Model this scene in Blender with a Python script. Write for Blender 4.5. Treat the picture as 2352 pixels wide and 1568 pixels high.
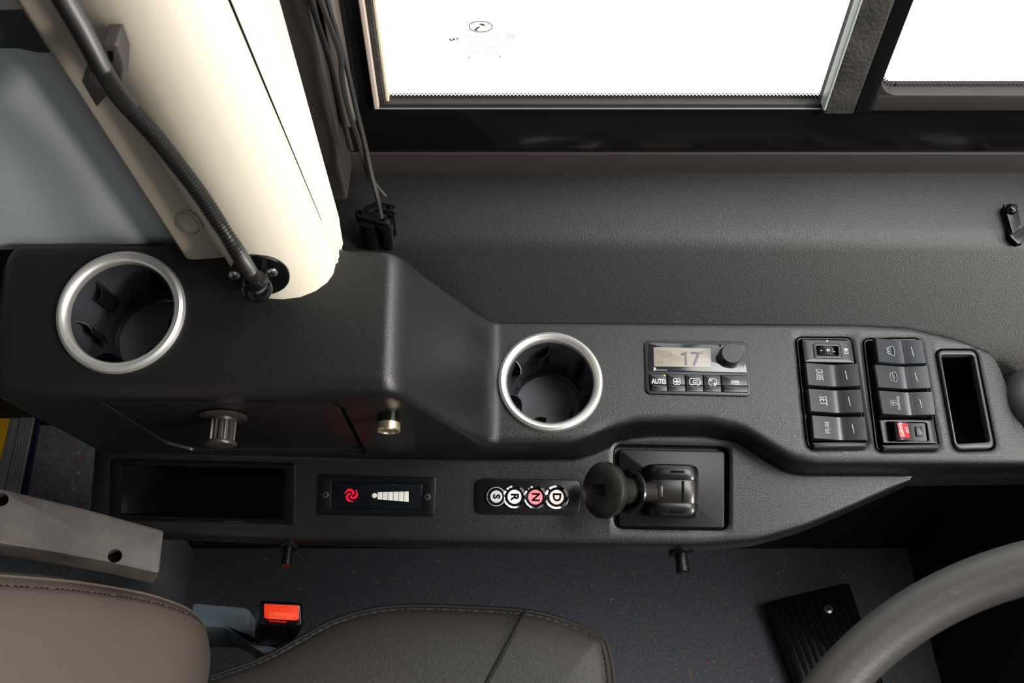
import bpy, bmesh, math, random
from mathutils import Vector, Matrix
random.seed(7)
sc = bpy.context.scene
for o in list(bpy.data.objects): bpy.data.objects.remove(o)
# ------------------------------------------------------------------ camera
FPX = 2200.0; PITCH = math.radians(36); CAM = Vector((0, 0, 1.5))
SP, CP = math.sin(PITCH), math.cos(PITCH)
cd = bpy.data.cameras.new('camera'); cam = bpy.data.objects.new('camera', cd); sc.collection.objects.link(cam)
cam.location = CAM; cam.rotation_euler = (PITCH, 0, 0)
cd.sensor_width = 36; cd.lens = FPX * 36 / 2352; cd.clip_start = .02
cd.dof.use_dof = True; cd.dof.focus_distance = .86; cd.dof.aperture_fstop = 13
sc.camera = cam
sc.view_settings.view_transform = 'Standard'; sc.view_settings.look = 'None'
sc.view_settings.gamma = 1; sc.view_settings.exposure = 0.0
# ------------------------------------------------------------------ world and lights
w = bpy.data.worlds.new('sky'); sc.world = w; w.use_nodes = True
bg = w.node_tree.nodes['Background']; bg.inputs[0].default_value = (1.0, .985, .955, 1); bg.inputs[1].default_value = 1.7
def lamp(name, kind, loc, to, energy, color, size=None, sy=None, angle=None):
    l = bpy.data.lights.new(name, kind); l.energy = energy; l.color = color
    if kind == 'AREA': l.shape = 'RECTANGLE'; l.size = size; l.size_y = sy
    if angle: l.angle = math.radians(angle)
    o = bpy.data.objects.new(name, l); sc.collection.objects.link(o); o.location = loc
    o.rotation_euler = (Vector(to) - Vector(loc)).to_track_quat('-Z', 'Y').to_euler(); return o
sd = Vector((.84, -.50, .42))
lamp('sun', 'SUN', Vector((0, .3, .9)) + sd * 3, (0, .3, .9), 2.6, (1, .92, .82), angle=7)
lamp('windshield_daylight', 'AREA', (1.22, -.65, 1.62), (0, .2, .8), 9, (.93, .96, 1), 1.9, 1.0)
lamp('added_sheen_light', 'AREA', (.98, .10, 2.2), (.8, .2, 0), 22, (1, .985, .95), .5, 1.05)  # unseen area light added overhead for sheen on the console tops
lamp('window_daylight', 'AREA', (.50, .60, 1.50), (.0, .35, .8), 3.2, (.95, .97, 1), .85, .42)
lamp('door_daylight', 'AREA', (.5, -1.75, 1.35), (0, .3, .6), 4, (1, .97, .92), 1.0, 1.3)
# ------------------------------------------------------------------ projection helpers (photo frame 2352x1568)
def ray(x, y):
    u = (x - 1176) / FPX; v = (784 - y) / FPX
    return Vector((u, SP + v * CP, -CP + v * SP))
def on(x, y, P, n):
    r = ray(x, y); return CAM + r * ((P - CAM).dot(n) / r.dot(n))
class Plane:
    def __init__(s, P, n): s.P = Vector(P); s.n = Vector(n).normalized()
    def at(s, x, y, h=0): return on(x, y, s.P + s.n * h, s.n)
def tilt(a): a = math.radians(a); return (0, -math.sin(a), math.cos(a))
PR = Plane((.035, .476, .783), tilt(15))        # right hand top of the console
PT = Plane((-.288, .433, .942), tilt(20))       # raised left hand top
PL = Plane((.03, .428, .7315), tilt(25))        # lower ledge
FT = Plane((0, .374, .921), (0, -.959, -.284))  # face below the raised top
W1 = Plane((0, .534, .7985), (0, -1.2, 1)); W2 = Plane((0, .582, .856), (0, -.364, 1))
def hz(z): return Plane((0, 0, z), (0, 0, 1))
def vy(y): return Plane((0, y, 0), (0, -1, 0))
class Fr:                                       # a local frame lying on a plane
    def __init__(s, pl, x, y, xr=None, yr=None, h=0):
        s.pl = pl; s.o = pl.at(x, y, h); s.z = pl.n
        ex = (pl.at(xr, yr, h) - s.o) if xr is not None else Vector((1, 0, 0))
        ex = (ex - s.z * ex.dot(s.z)).normalized(); s.x = ex; s.y = s.z.cross(ex); s.h = h
        m = Matrix((s.x, s.y, s.z)).transposed().to_4x4(); m.translation = s.o; s.M = m; s.Mi = m.inverted()
    def L(s, x, y, h=0):
        p = s.Mi @ s.pl.at(x, y, s.h + h); return (p.x, p.y)
    def Q(s, pts, h=0): return ccw([s.L(x, y, h) for x, y in pts])
def ccw(p):
    a = sum(p[i][0] * p[(i + 1) % len(p)][1] - p[(i + 1) % len(p)][0] * p[i][1] for i in range(len(p)))
    return p if a > 0 else p[::-1]
# ------------------------------------------------------------------ mesh helpers
def offs(pts, d):
    n = len(pts); out = []
    for i in range(n):
        a, b, c = Vector(pts[i - 1]), Vector(pts[i]), Vector(pts[(i + 1) % n])
        e1 = (b - a).normalized(); e2 = (c - b).normalized()
        n1 = Vector((-e1.y, e1.x)); n2 = Vector((-e2.y, e2.x)); m = n1 + n2
        k = max(.3, m.length_squared / 2)
        out.append(tuple(b + m * (d / k)))
    return out
def rp(pts, r, n=5):
    out = []; N = len(pts)
    for i in range(N):
        a, b, c = Vector(pts[i - 1]), Vector(pts[i]), Vector(pts[(i + 1) % N])
        u = (a - b); v = (c - b); rr = r[i] if isinstance(r, (list, tuple)) else r
        ang = u.angle(v); t = min(rr / max(.05, math.tan(ang / 2)), u.length * .48, v.length * .48)
        p0 = b + u.normalized() * t; p1 = b + v.normalized() * t
        for k in range(n + 1):
            s = k / n; out.append(tuple(p0 * (1 - s) ** 2 + b * 2 * s * (1 - s) + p1 * s * s))
    return out
def stack(bm, loops, c0=True, c1=True, closed=True):
    vs = [[bm.verts.new(p) for p in L] for L in loops]; n = len(vs[0])
    for A, B in zip(vs, vs[1:]):
        for i in range(n if closed else n - 1):
            j = (i + 1) % n
            try: bm.faces.new((A[i], A[j], B[j], B[i]))
            except ValueError: pass
    if c0: bm.faces.new(vs[0][::-1])
    if c1: bm.faces.new(vs[-1])
    return bm
def slab(bm, pts, z0, z1, r=.002, b=.0008, n=4):
    pts = ccw(list(pts)); L = lambda d, z: [(x, y, z) for x, y in rp(offs(pts, d) if d else pts, max(r - d * .6, .0002), n)]
    return stack(bm, [L(0, z0), L(0, z1 - b), L(b * .3, z1 - b * .3), L(b, z1)])
def frame(bm, po, pi, z0, z1, r=.003, ri=None, b=.0008, n=4, zi=None):   # picture-frame ring
    po = ccw(list(po)); pi = ccw(list(pi)); ri = r if ri is None else ri; zi = z1 if zi is None else zi
    A = lambda d, z: [(x, y, z) for x, y in rp(offs(po, d) if d else po, r, n)]
    B = lambda d, z: [(x, y, z) for x, y in rp(offs(pi, -d) if d else pi, ri, n)]
    return stack(bm, [A(0, z0), A(0, z1 - b), A(b * .3, z1 - b * .3), A(b, z1), B(b, zi), B(b * .3, zi - b * .3), B(0, zi - b), B(0, z0), A(0, z0)], False, False)
def rect(cx, cy, w, h): return [(cx - w / 2, cy - h / 2), (cx + w / 2, cy - h / 2), (cx + w / 2, cy + h / 2), (cx - w / 2, cy + h / 2)]
def box(bm, a, b, bev=0):
    x0, y0, z0 = a; x1, y1, z1 = b
    return slab(bm, [(x0, y0), (x1, y0), (x1, y1), (x0, y1)], z0, z1, max(bev, .0002), max(bev, .0001), 3)
def lathe(bm, prof, seg=40, M=None, a0=0):
    loops = []
    for r, z in prof:
        loops.append([Vector((max(r, 1e-5) * math.cos(a0 + 2 * math.pi * k / seg), max(r, 1e-5) * math.sin(a0 + 2 * math.pi * k / seg), z)) for k in range(seg)])
    if M is not None: loops = [[M @ p for p in L] for L in loops]
    return stack(bm, loops, prof[0][0] < 1e-4, prof[-1][0] < 1e-4)
def catmull(pts, n=8):
    pts = [Vector(p) for p in pts]; out = []
    for i in range(len(pts) - 1):
        a = pts[max(i - 1, 0)]; b = pts[i]; c = pts[i + 1]; d = pts[min(i + 2, len(pts) - 1)]
        for k in range(n):
            t = k / n; out.append(.5 * ((2 * b) + (c - a) * t + (2 * a - 5 * b + 4 * c - d) * t * t + (3 * b - a - 3 * c + d) * t ** 3))
    out.append(pts[-1]); return out
def tube(bm, pts, r, seg=10, cap=True, flat=1.0, up=(0, 0, 1), closed=False):
    pts = [Vector(p) for p in pts]; N = len(pts); loops = []; u = None
    for i, p in enumerate(pts):
        if closed: t = pts[(i + 1) % N] - pts[i - 1]
        else: t = pts[min(i + 1, N - 1)] - pts[max(i - 1, 0)]
        t.normalize()
        if u is None:
            u = Vector(up); 
            if abs(u.dot(t)) > .95: u = Vector((0, 1, 0))
        u = (u - t * u.dot(t)).normalized(); v = t.cross(u); rr = r[i] if isinstance(r, (list, tuple)) else r
        loops.append([p + v * math.cos(2 * math.pi * k / seg) * rr + u * math.sin(2 * math.pi * k / seg) * rr * flat for k in range(seg)])
    if closed: loops.append(loops[0])
    return stack(bm, loops, cap and not closed, cap and not closed)
def strokes(bm, lines, wd, z0, z1, closed=False):
    for ln in lines:
        for a, b in zip(ln, ln[1:]):
            a = Vector(a); b = Vector(b); d = (b - a)
            if d.length < 1e-6: continue
            d.normalize(); q = Vector((-d.y, d.x)) * wd / 2; a2 = a - d * wd * .3; b2 = b + d * wd * .3
            stack(bm, [[(p.x, p.y, z) for p in (a2 - q, b2 - q, b2 + q, a2 + q)] for z in (z0, z1)])
    return bm
def arc(cx, cy, r, a0, a1, n=12, ry=None):
    ry = r if ry is None else ry
    return [(cx + r * math.cos(math.radians(a0 + (a1 - a0) * k / n)), cy + ry * math.sin(math.radians(a0 + (a1 - a0) * k / n))) for k in range(n + 1)]
def text(s, size, depth=.0002, sx=1.0, rot=0, at=(0, 0, 0), bold=0):
    c = bpy.data.curves.new('t', 'FONT'); c.body = s; c.size = size; c.extrude = depth; c.align_x = 'CENTER'; c.align_y = 'CENTER'; c.resolution_u = 3; c.offset = bold
    o = bpy.data.objects.new('t', c); me = bpy.data.meshes.new_from_object(o); bpy.data.objects.remove(o)
    bm = bmesh.new(); bm.from_mesh(me); bpy.data.meshes.remove(me)
    bmesh.ops.transform(bm, matrix=Matrix.Translation(at) @ Matrix.Rotation(math.radians(rot), 4, 'Z') @ Matrix.Diagonal((sx, 1, 1, 1)), verts=bm.verts)
    return bm
WM = {}
def put(name, bm, mat, parent=None, world=False, ang=35, M=None, label=None):
    if M is not None: bmesh.ops.transform(bm, matrix=M, verts=bm.verts)
    if world and parent is not None: bmesh.ops.transform(bm, matrix=WM[parent.name].inverted(), verts=bm.verts)
    bmesh.ops.recalc_face_normals(bm, faces=bm.faces)
    me = bpy.data.meshes.new(name); bm.to_mesh(me); bm.free()
    for p in me.polygons: p.use_smooth = True
    me.set_sharp_from_angle(angle=math.radians(ang)); me.materials.append(mat)
    o = bpy.data.objects.new(name, me); sc.collection.objects.link(o)
    if parent is not None: o.parent = parent; WM[o.name] = WM[parent.name]
    else: WM[o.name] = Matrix.Identity(4)
    if label: o['label'] = label
    return o
def thing(name, label, cat, M=None, group=None):
    o = bpy.data.objects.new(name, None); sc.collection.objects.link(o); o.empty_display_size = .02
    M = M if M is not None else Matrix.Identity(4); o.matrix_basis = M; WM[o.name] = M.copy()
    o['label'] = label; o['category'] = cat
    if group: o['group'] = group
    return o
def struct(o): o['kind'] = 'structure'; return o
NB = bmesh.new
# ------------------------------------------------------------------ materials
def lin(h):
    h = h.lstrip('#'); c = [int(h[i:i + 2], 16) / 255 for i in (0, 2, 4)]
    return tuple((x / 12.92 if x <= .04045 else ((x + .055) / 1.055) ** 2.4) for x in c) + (1,)
def mat(name, col, rough=.5, metal=0, bump=None, emit=0, coat=0, spec=.5, var=0):
    m = bpy.data.materials.new(name); m.use_nodes = True; nt = m.node_tree; b = nt.nodes['Principled BSDF']
    c = lin(col) if isinstance(col, str) else col
    b.inputs['Base Color'].default_value = c; b.inputs['Roughness'].default_value = rough; b.inputs['Metallic'].default_value = metal
    b.inputs['Coat Weight'].default_value = coat; b.inputs['Coat Roughness'].default_value = .08; b.inputs['Specular IOR Level'].default_value = spec
    if emit: b.inputs['Emission Color'].default_value = c; b.inputs['Emission Strength'].default_value = emit
    tc = nt.nodes.new('ShaderNodeTexCoord')
    if bump:
        kind, scale, strength, dist = bump; bp = nt.nodes.new('ShaderNodeBump'); bp.inputs['Strength'].default_value = strength; bp.inputs['Distance'].default_value = dist
        if kind == 'grain':
            t = nt.nodes.new('ShaderNodeTexVoronoi'); t.feature = 'F1'; t.inputs['Scale'].default_value = scale; t.inputs['Randomness'].default_value = .82
            out = t.outputs['Distance']; bp.invert = True
        elif kind == 'leather':
            mp = nt.nodes.new('ShaderNodeMapping'); mp.inputs['Scale'].default_value = (1.6, .75, 1); nt.links.new(tc.outputs['Object'], mp.inputs[0])
            t = nt.nodes.new('ShaderNodeTexVoronoi'); t.feature = 'DISTANCE_TO_EDGE'; t.inputs['Scale'].default_value = scale
            nz = nt.nodes.new('ShaderNodeTexNoise'); nz.inputs['Scale'].default_value = scale * .6; nz.inputs['Detail'].default_value = 2
            mx = nt.nodes.new('ShaderNodeMix'); mx.data_type = 'VECTOR'; mx.inputs[0].default_value = .012
            nt.links.new(mp.outputs[0], nz.inputs['Vector']); nt.links.new(mp.outputs[0], mx.inputs[4]); nt.links.new(nz.outputs['Color'], mx.inputs[5])
            nt.links.new(mx.outputs[1], t.inputs['Vector'])
            rm = nt.nodes.new('ShaderNodeMapRange'); rm.inputs[2].default_value = .35; nt.links.new(t.outputs['Distance'], rm.inputs[0]); out = rm.outputs[0]
        else:
            t = nt.nodes.new('ShaderNodeTexNoise'); t.inputs['Scale'].default_value = scale; t.inputs['Detail'].default_value = 3; out = t.outputs[0]
        if kind != 'leather': nt.links.new(tc.outputs['Object'], t.inputs['Vector'])
        nt.links.new(out, bp.inputs['Height']); nt.links.new(bp.outputs[0], b.inputs['Normal'])
    if var:
        nz = nt.nodes.new('ShaderNodeTexNoise'); nz.inputs['Scale'].default_value = 28; nz.inputs['Detail'].default_value = 6; nt.links.new(tc.outputs['Object'], nz.inputs['Vector'])
        r = nt.nodes.new('ShaderNodeMapRange'); r.inputs[1].default_value = .3; r.inputs[2].default_value = .7; r.inputs[3].default_value = 1 - var; r.inputs[4].default_value = 1 + var
        nt.links.new(nz.outputs[0], r.inputs[0]); mu = nt.nodes.new('ShaderNodeMix'); mu.data_type = 'RGBA'; mu.blend_type = 'MULTIPLY'; mu.inputs[0].default_value = 1
        mu.inputs[6].default_value = c; nt.links.new(r.outputs[0], mu.inputs[7]); nt.links.new(mu.outputs[2], b.inputs['Base Color'])
        rr = nt.nodes.new('ShaderNodeMapRange'); rr.inputs[3].default_value = max(.02, rough - var * .25); rr.inputs[4].default_value = min(1, rough + var * .25)
        nt.links.new(nz.outputs[0], rr.inputs[0]); nt.links.new(rr.outputs[0], b.inputs['Roughness'])
    return m
M_con = mat('console_grain', '#101011', .36, spec=.6, bump=('grain', 1300, .5, .0003))
M_wal = mat('panel_grain', '#151514', .39, spec=.5, bump=('grain', 1200, .55, .0003))
M_blk = mat('satin_black', '#0c0c0d', .27, spec=.4, bump=('noise', 900, .12, .0003))
M_mat = mat('matt_black', '#0c0c0c', .36, spec=.28, bump=('noise', 1200, .3, .0003))
M_gls = mat('gloss_black', '#0b0b0c', .10, spec=.5)
M_scr = mat('screen_black', '#0c1116', .08)
M_scg = mat('screen_grey', '#24242b', .12)
M_pit = mat('pit_black', '#030303', .8, spec=.1)
M_sil = mat('satin_silver', '#dddcd8', .34, metal=.8, bump=('noise', 2500, .05, .0002))
M_cup = mat('cup_black', '#303136', .28, var=.25)
M_cfl = mat('cup_floor_painted_light', '#66686e', .45, var=.3)  # light falling into the cups, painted as a paler floor colour
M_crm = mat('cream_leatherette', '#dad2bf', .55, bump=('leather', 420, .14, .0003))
M_crs = mat('cream_plastic', '#d6cfbe', .5)
M_tau = mat('beige_painted_shade', '#938c80', .5, bump=('leather', 420, .25, .0003))  # beige darkened so the colour itself holds the side cover's shade
M_gry = mat('grey_panel', '#8b9296', .42, bump=('noise', 1500, .1, .0003))
M_brn = mat('brown_black', '#2a2523', .5)
M_sill = mat('sill_gloss', '#0e0e0f', .14)
M_edge = mat('grey_edge', '#8c8c94', .35, metal=.4)  # thin metallic grey line along the top edge of the sill
M_rub = mat('dusty_rubber', '#2b2925', .7, bump=('noise', 300, .6, .002), var=.7)
M_wht = mat('white_print', '#dcdcdc', .5)
M_wh2 = mat('grey_print', '#999c9e', .5)
M_lcd = mat('lcd_backlight', '#857e74', .35, emit=.12)
M_seg = mat('lcd_segment', '#635f68', .45)
M_sg2 = mat('lcd_segment_faint', '#7a736b', .4)
M_red = mat('lit_red', '#ff0a30', .3, emit=1.2)
M_pnk = mat('lit_pink', '#ff8088', .3, emit=.45)
M_whb = mat('button_white', '#dad9de', .25, emit=.12)
M_whc = mat('button_cream', '#e6dfd6', .25, emit=.12)
M_bar = mat('bar_white', '#d8d4cc', .25, emit=.2)
M_chr = mat('chrome', '#e8e8ea', .07, metal=1)
M_stl = mat('steel', '#a9adad', .28, metal=.9)
M_brs = mat('warm_nickel', '#d2c3a2', .25, metal=.9)
M_swt = mat('switch_face', '#232325', .27, spec=.5)
M_sw2 = mat('switch_face_blue', '#1d232a', .28, spec=.5)
M_swd = mat('switch_dark', '#0e0e0f', .32)
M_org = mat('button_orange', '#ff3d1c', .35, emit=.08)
M_rdc = mat('red_cap', '#e01218', .3, emit=.25)
M_lea = mat('seat_leather', '#3c3936', .46, bump=('leather', 330, .35, .0004))
M_leb = mat('seat_leather_back', '#544b44', .46, bump=('leather', 420, .3, .0003))
M_thr = mat('thread', '#161514', .75)
M_blu = mat('bluegrey_plastic', '#66727b', .45, bump=('noise', 700, .4, .0004))
M_arm = mat('worn_plastic', '#3b3633', .55, bump=('noise', 900, .3, .0004), var=.5)
M_whl = mat('wheel_leather', '#4a4745', .34, bump=('leather', 600, .22, .0003))
M_yel = mat('yellow_strip', '#d8a51c', .5); M_alu = mat('aluminium', '#b9babb', .35, metal=.6); M_nav = mat('navy_strip', '#0b1133', .5)
M_led = mat('led_green', '#b8cc1a', .3, emit=.6)
M_hose = mat('hose_black', '#141312', .36)
M_crd = mat('cord_black', '#2a2826', .6)
M_int = mat('cabin_lining', '#6b6966', .7); M_drk = mat('cabin_dark', '#151515', .7)
def floor_mat():
    m = bpy.data.materials.new('speckled_vinyl'); m.use_nodes = True; nt = m.node_tree; b = nt.nodes['Principled BSDF']; N = nt.nodes.new; K = nt.links.new
    tc = N('ShaderNodeTexCoord'); v = N('ShaderNodeTexVoronoi'); v.inputs['Scale'].default_value = 130; K(tc.outputs['Object'], v.inputs['Vector'])
    lt = N('ShaderNodeMath'); lt.operation = 'LESS_THAN'; lt.inputs[1].default_value = .24; K(v.outputs['Distance'], lt.inputs[0])
    sp = N('ShaderNodeSeparateColor'); K(v.outputs['Color'], sp.inputs[0])
    cr = N('ShaderNodeValToRGB'); cr.color_ramp.interpolation = 'CONSTANT'; e = cr.color_ramp.elements
    base = lin('#62656b'); e[0].color = base; e[1].position = .76; e[1].color = lin('#98352f')
    for p, c in ((.85, '#a5763a'), (.91, '#2c6a50'), (.965, '#a0a2a2')): x = e.new(p); x.color = lin(c)
    K(sp.outputs[0], cr.inputs[0]); nz = N('ShaderNodeTexNoise'); nz.inputs['Scale'].default_value = 260; nz.inputs['Detail'].default_value = 4; K(tc.outputs['Object'], nz.inputs['Vector'])
    r2 = N('ShaderNodeMapRange'); r2.inputs[1].default_value = .35; r2.inputs[2].default_value = .7; r2.inputs[3].default_value = .75; r2.inputs[4].default_value = 1.4; K(nz.outputs[0], r2.inputs[0])
    mb = N('ShaderNodeMix'); mb.data_type = 'RGBA'; mb.blend_type = 'MULTIPLY'; mb.inputs[0].default_value = 1; mb.inputs[6].default_value = base; K(r2.outputs[0], mb.inputs[7])
    mx = N('ShaderNodeMix'); mx.data_type = 'RGBA'; K(lt.outputs[0], mx.inputs[0]); K(mb.outputs[2], mx.inputs[6]); K(cr.outputs[0], mx.inputs[7]); K(mx.outputs[2], b.inputs['Base Color'])
    b.inputs['Roughness'].default_value = .38; bp = N('ShaderNodeBump'); bp.inputs['Strength'].default_value = .35; bp.inputs['Distance'].default_value = .001
    K(nz.outputs[0], bp.inputs['Height']); K(bp.outputs[0], b.inputs['Normal']); return m
M_flr = floor_mat()
def glass_mat():
    m = bpy.data.materials.new('window_glass'); m.use_nodes = True; nt = m.node_tree; nt.nodes.remove(nt.nodes['Principled BSDF'])
    t = nt.nodes.new('ShaderNodeBsdfTransparent'); t.inputs[0].default_value = (.93, .95, .94, 1); g = nt.nodes.new('ShaderNodeBsdfGlossy'); g.inputs['Roughness'].default_value = .02
    mx = nt.nodes.new('ShaderNodeMixShader'); mx.inputs[0].default_value = .05
    nt.links.new(t.outputs[0], mx.inputs[1]); nt.links.new(g.outputs[0], mx.inputs[2]); nt.links.new(mx.outputs[0], nt.nodes['Material Output'].inputs[0]); return m
M_gla = glass_mat()
# ------------------------------------------------------------------ the shell of the cabin
def bx(name, a, b, m, parent=None): return put(name, box(NB(), a, b), m, parent)
struct(bx('floor', (-2.4, -1.9, -.05), (1.3, .70, 0), M_flr))
struct(bx('floor', (-2.4, .40, 0), (-.53, .655, .41), M_flr))
struct(bx('ceiling', (-2.4, -1.9, 2.25), (1.3, .75, 2.3), M_int))
struct(bx('wall_right', (-2.4, -1.95, 0), (1.3, -1.9, 2.25), M_drk))
struct(bx('wall_rear', (-2.45, -1.9, 0), (-2.4, .7, 2.25), M_int))
bm = NB(); box(bm, (1.25, -1.9, 0), (1.3, .7, 1.0)); box(bm, (1.25, -1.9, 2.15), (1.3, .7, 2.25)); struct(put('wall_front', bm, M_drk))
XJ = -.146; X1 = -.1175; X2 = .266; X3 = .308; ZG = .956; ZS = .951; ZB = .902
bm = NB(); box(bm, (-2.4, .662, 0), (1.3, .672, ZG - .05)); box(bm, (-2.4, .662, 1.75), (1.3, .70, 2.25)); box(bm, (-2.4, .662, ZG - .05), (X1 - .03, .70, 1.75)); box(bm, (1.25, .662, ZG - .05), (1.3, .70, 1.75))
struct(put('wall_left', bm, M_drk))
# grey painted side panel behind the pillar
bm = NB(); box(bm, (-1.3, .495, .94), (-.215, .52, 2.25)); struct(put('wall_side', bm, M_gry))
g = Plane((0, .4935, 0), (0, -1, 0))
def vprism(bm, pl, px, th, r=.004, b=.001):     # pixels on a vertical plane, pushed towards the cabin
    f = Fr(pl, px[0][0], px[0][1]); slab(bm, f.Q(px), -.0005, th, r, b); bmesh.ops.transform(bm, matrix=f.M, verts=bm.verts); return bm
o = put('trim_1', vprism(NB(), g, [(-150, 108), (45, 108), (62, 112), (90, 118), (200, 118), (60, -60), (-150, -60)], .002), mat('dark_green_grey', '#262d2e', .45)); struct(o)
o = put('trim_2', vprism(NB(), g, [(-150, 14), (100, 8), (135, 3), (135, -80), (-150, -80)], .006), mat('pale_grey', '#9a9896', .5)); struct(o)
# brown-black jamb beside the pillar, guide rail and window frames
struct(put('trim_3', box(NB(), (-.40, .60, .888), (XJ, .66, 2.2), .004), M_brn))
bm = NB(); box(bm, (-.143, .622, .952), (-.133, .645, 2.2), .002); struct(put('trim_4', bm, mat('rail_taupe', '#5d534d', .4)))
win = struct(put('window_1', box(NB(), (XJ, .6445, .9505), (X1, .662, 2.2), .002), M_sill)); win['label'] = 'black side window frame'
bm = NB(); box(bm, (X1, .6465, .9505), (X2 + .002, .658, ZG), .001); put('sill_seal', bm, M_brn, win)
put('edge_strip', box(NB(), (X1, .640, ZG), (X1 + .004, .648, 1.75), .001), mat('pale_edge', '#b5a79a', .4), win)
put('seal', box(NB(), (X1 + .004, .646, ZG), (X1 + .009, .66, 1.75), .001), M_rub, win)
put('edge_strip', box(NB(), (X1 + .009, .650, ZG), (X1 + .012, .66, 1.75), .001), mat('pale_edge2', '#d8c9ae', .4), win)
put('glass', box(NB(), (X1 + .008, .656, ZG - .006), (X2, .6595, 1.75)), M_gla, win)
def dots(bm, P0, P1, n, r, rows, dz, nrm=(0, -1, 0)):
    P0 = Vector(P0); P1 = Vector(P1); dz = Vector(dz); d = (P1 - P0).normalized(); e = dz.normalized()
    for j in range(rows):
        for i in range(n):
            c = P0 + (P1 - P0) * ((i + .5 * (j % 2)) / n) + dz * j; rr = r * (1 - .28 * j)
            stack(bm, [[c + d * math.cos(a * math.pi / 4) * rr + e * math.sin(a * math.pi / 4) * rr + Vector(nrm) * h for a in range(8)] for h in (0, .0003)])
    return bm
put('frit_dots', dots(NB(), (X1 + .012, .6555, ZG + .0002), (X2, .6555, ZG + .0002), 118, .0014, 3, (0, 0, .0017)), M_brn, win)
# divider with dusty rubber and the second window
div = struct(put('window_2', box(NB(), (X2, .640, ZS), (X2 + .027, .662, 1.75), .003), M_rub)); div['label'] = 'dusty black divider and frame of the second side window'
put('edge_strip', box(NB(), (X2 - .0012, .6385, ZG), (X2 + .0012, .65, 1.75), .0008), mat('pale_edge3', '#9fa6a5', .3), div)
put('frame', box(NB(), (X2 + .027, .642, ZS), (X3, .662, 1.75), .002), M_blk, div)
put('lower_frame', box(NB(), (X3, .644, ZS), (1.25, .664, .9675), .002), M_brn, div)
bm = NB()                                                     # rounded inner corner of the second opening
cs = [(X3, .967), (X3 + .018, .967)] + [(X3 + .018 - .018 * math.sin(a * math.pi / 16), .985 - .018 * math.cos(a * math.pi / 16)) for a in range(1, 9)]
stack(bm, [[(x, y, z) for x, z in cs] for y in (.6445, .662)]); put('corner_fillet', bm, M_brn, div)
bm = dots(NB(), (X3 + .018, .6565, .9677), (1.24, .6565, .9677), 270, .0014, 3, (0, 0, .0017)); dots(bm, (X3 + .0006, .6565, .985), (X3 + .0006, .6565, 1.25), 85, .0014, 3, (.0017, 0, 0))
for j in range(3):
    for k in range(9):
        a = math.radians(180 + 90 * k / 8); R = .0176 - .0017 * j; c = Vector((X3 + .018 + R * math.cos(a), .6565, .985 + R * math.sin(a))); rr = .0014 * (1 - .25 * j)
        stack(bm, [[c + Vector((math.cos(q * math.pi / 4) * rr, -h, math.sin(q * math.pi / 4) * rr)) for q in range(8)] for h in (0, .0003)])
put('frit_dots', bm, M_brn, div)
put('glass', box(NB(), (X3 - .004, .658, .96), (1.25, .6615, 1.75)), M_gla, div)
# etched marks on the first pane
f = Fr(Plane((0, .6555, 0), (0, -1, 0)), 1104, 61); bm = NB(); etch = mat('etched_ink', '#5a4f45', .6); etl = mat('etched_faint', '#cbb694', .6)
ea = [Vector(f.L(1078, 61)), Vector(f.L(1131, 61))]; rx = (ea[1] - ea[0]).length / 2; ry = abs(f.L(1104, 48)[1] - f.L(1104, 73)[1]) / 2
strokes(bm, [arc(0, 0, rx, 0, 360, 32, ry)], .0006, 0, .0002)
for q in ([(1088, 69), (1097, 61), (1105, 61), (1095, 67), (1097, 71)], [(1100, 54), (1109, 54), (1117, 59), (1108, 59)]): slab(bm, f.Q(q), 0, .0003, .0001, .0001, 1)
for q in ([(1031, 89), (1034, 88), (1040, 94), (1037, 95)], [(1046, 86), (1049, 86), (1054, 91), (1051, 91)], [(1040, 88), (1045, 88), (1045, 92), (1040, 92)]): slab(bm, f.Q(q), 0, .0003, .0001, .0001, 1)
for q in ([(1076, 133), (1080, 133), (1078, 129)], [(1146, 131), (1151, 131), (1148, 128)]): slab(bm, f.Q(q), 0, .0003, .00005, .0001, 1)
put('etched_mark', bm, etch, win, M=f.M)
bm = NB()
for yy, x0, x1 in ((83, 1068, 1146), (95, 1073, 1144), (108, 1073, 1146), (120, 1082, 1143)):
    x = x0
    while x < x1:
        k = random.choice((0, 1, 2)); a, b = f.L(x, yy + 2), f.L(x + 3.5, yy - 2)
        strokes(bm, [[a, (a[0], b[1])]] if k == 0 else ([[a, b]] if k == 1 else [[a, (b[0], a[1]), b]]), .0003, 0, .0002); x += random.choice((6, 7, 9))
for cx in (1160, 1167, 1174): strokes(bm, [arc(*f.L(cx, 83), .0022, -70, 70, 8)], .0004, 0, .0002)
put('etched_text', bm, etl, win, M=f.M)
# sill strips and grained panel below the windows
bm = NB(); box(bm, (-.3, .6455, ZB), (1.25, .664, ZS), .001); struct(put('trim_5', bm, M_sill))
struct(put('trim_6', tube(NB(), [(-.145, .6462, ZS + .0003), (1.25, .6462, ZS + .0003)], .0008, 6), M_edge))
struct(put('trim_7', box(NB(), (-.4, .643, .872), (1.25, .664, ZB), .0015), M_brn))
def wallprof(y0):
    zb_ = .856 + (y0 - .582) * 1.2
    pts = [(y0, zb_), (.582, .856), (.643, .8785), (.66, .8785), (.66, zb_ - .015), (y0, zb_ - .015)]
    A, B, Cc = Vector(pts[0]), Vector(pts[1]), Vector(pts[2]); out = [A]
    u = (A - B).normalized() * .012; v = (Cc - B).normalized() * .012
    for k in range(9):
        s = k / 8; out.append((B + u) * (1 - s) ** 2 + B * 2 * s * (1 - s) + (B + v) * s * s)
    return out + [Vector(p) for p in pts[2:]]
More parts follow.
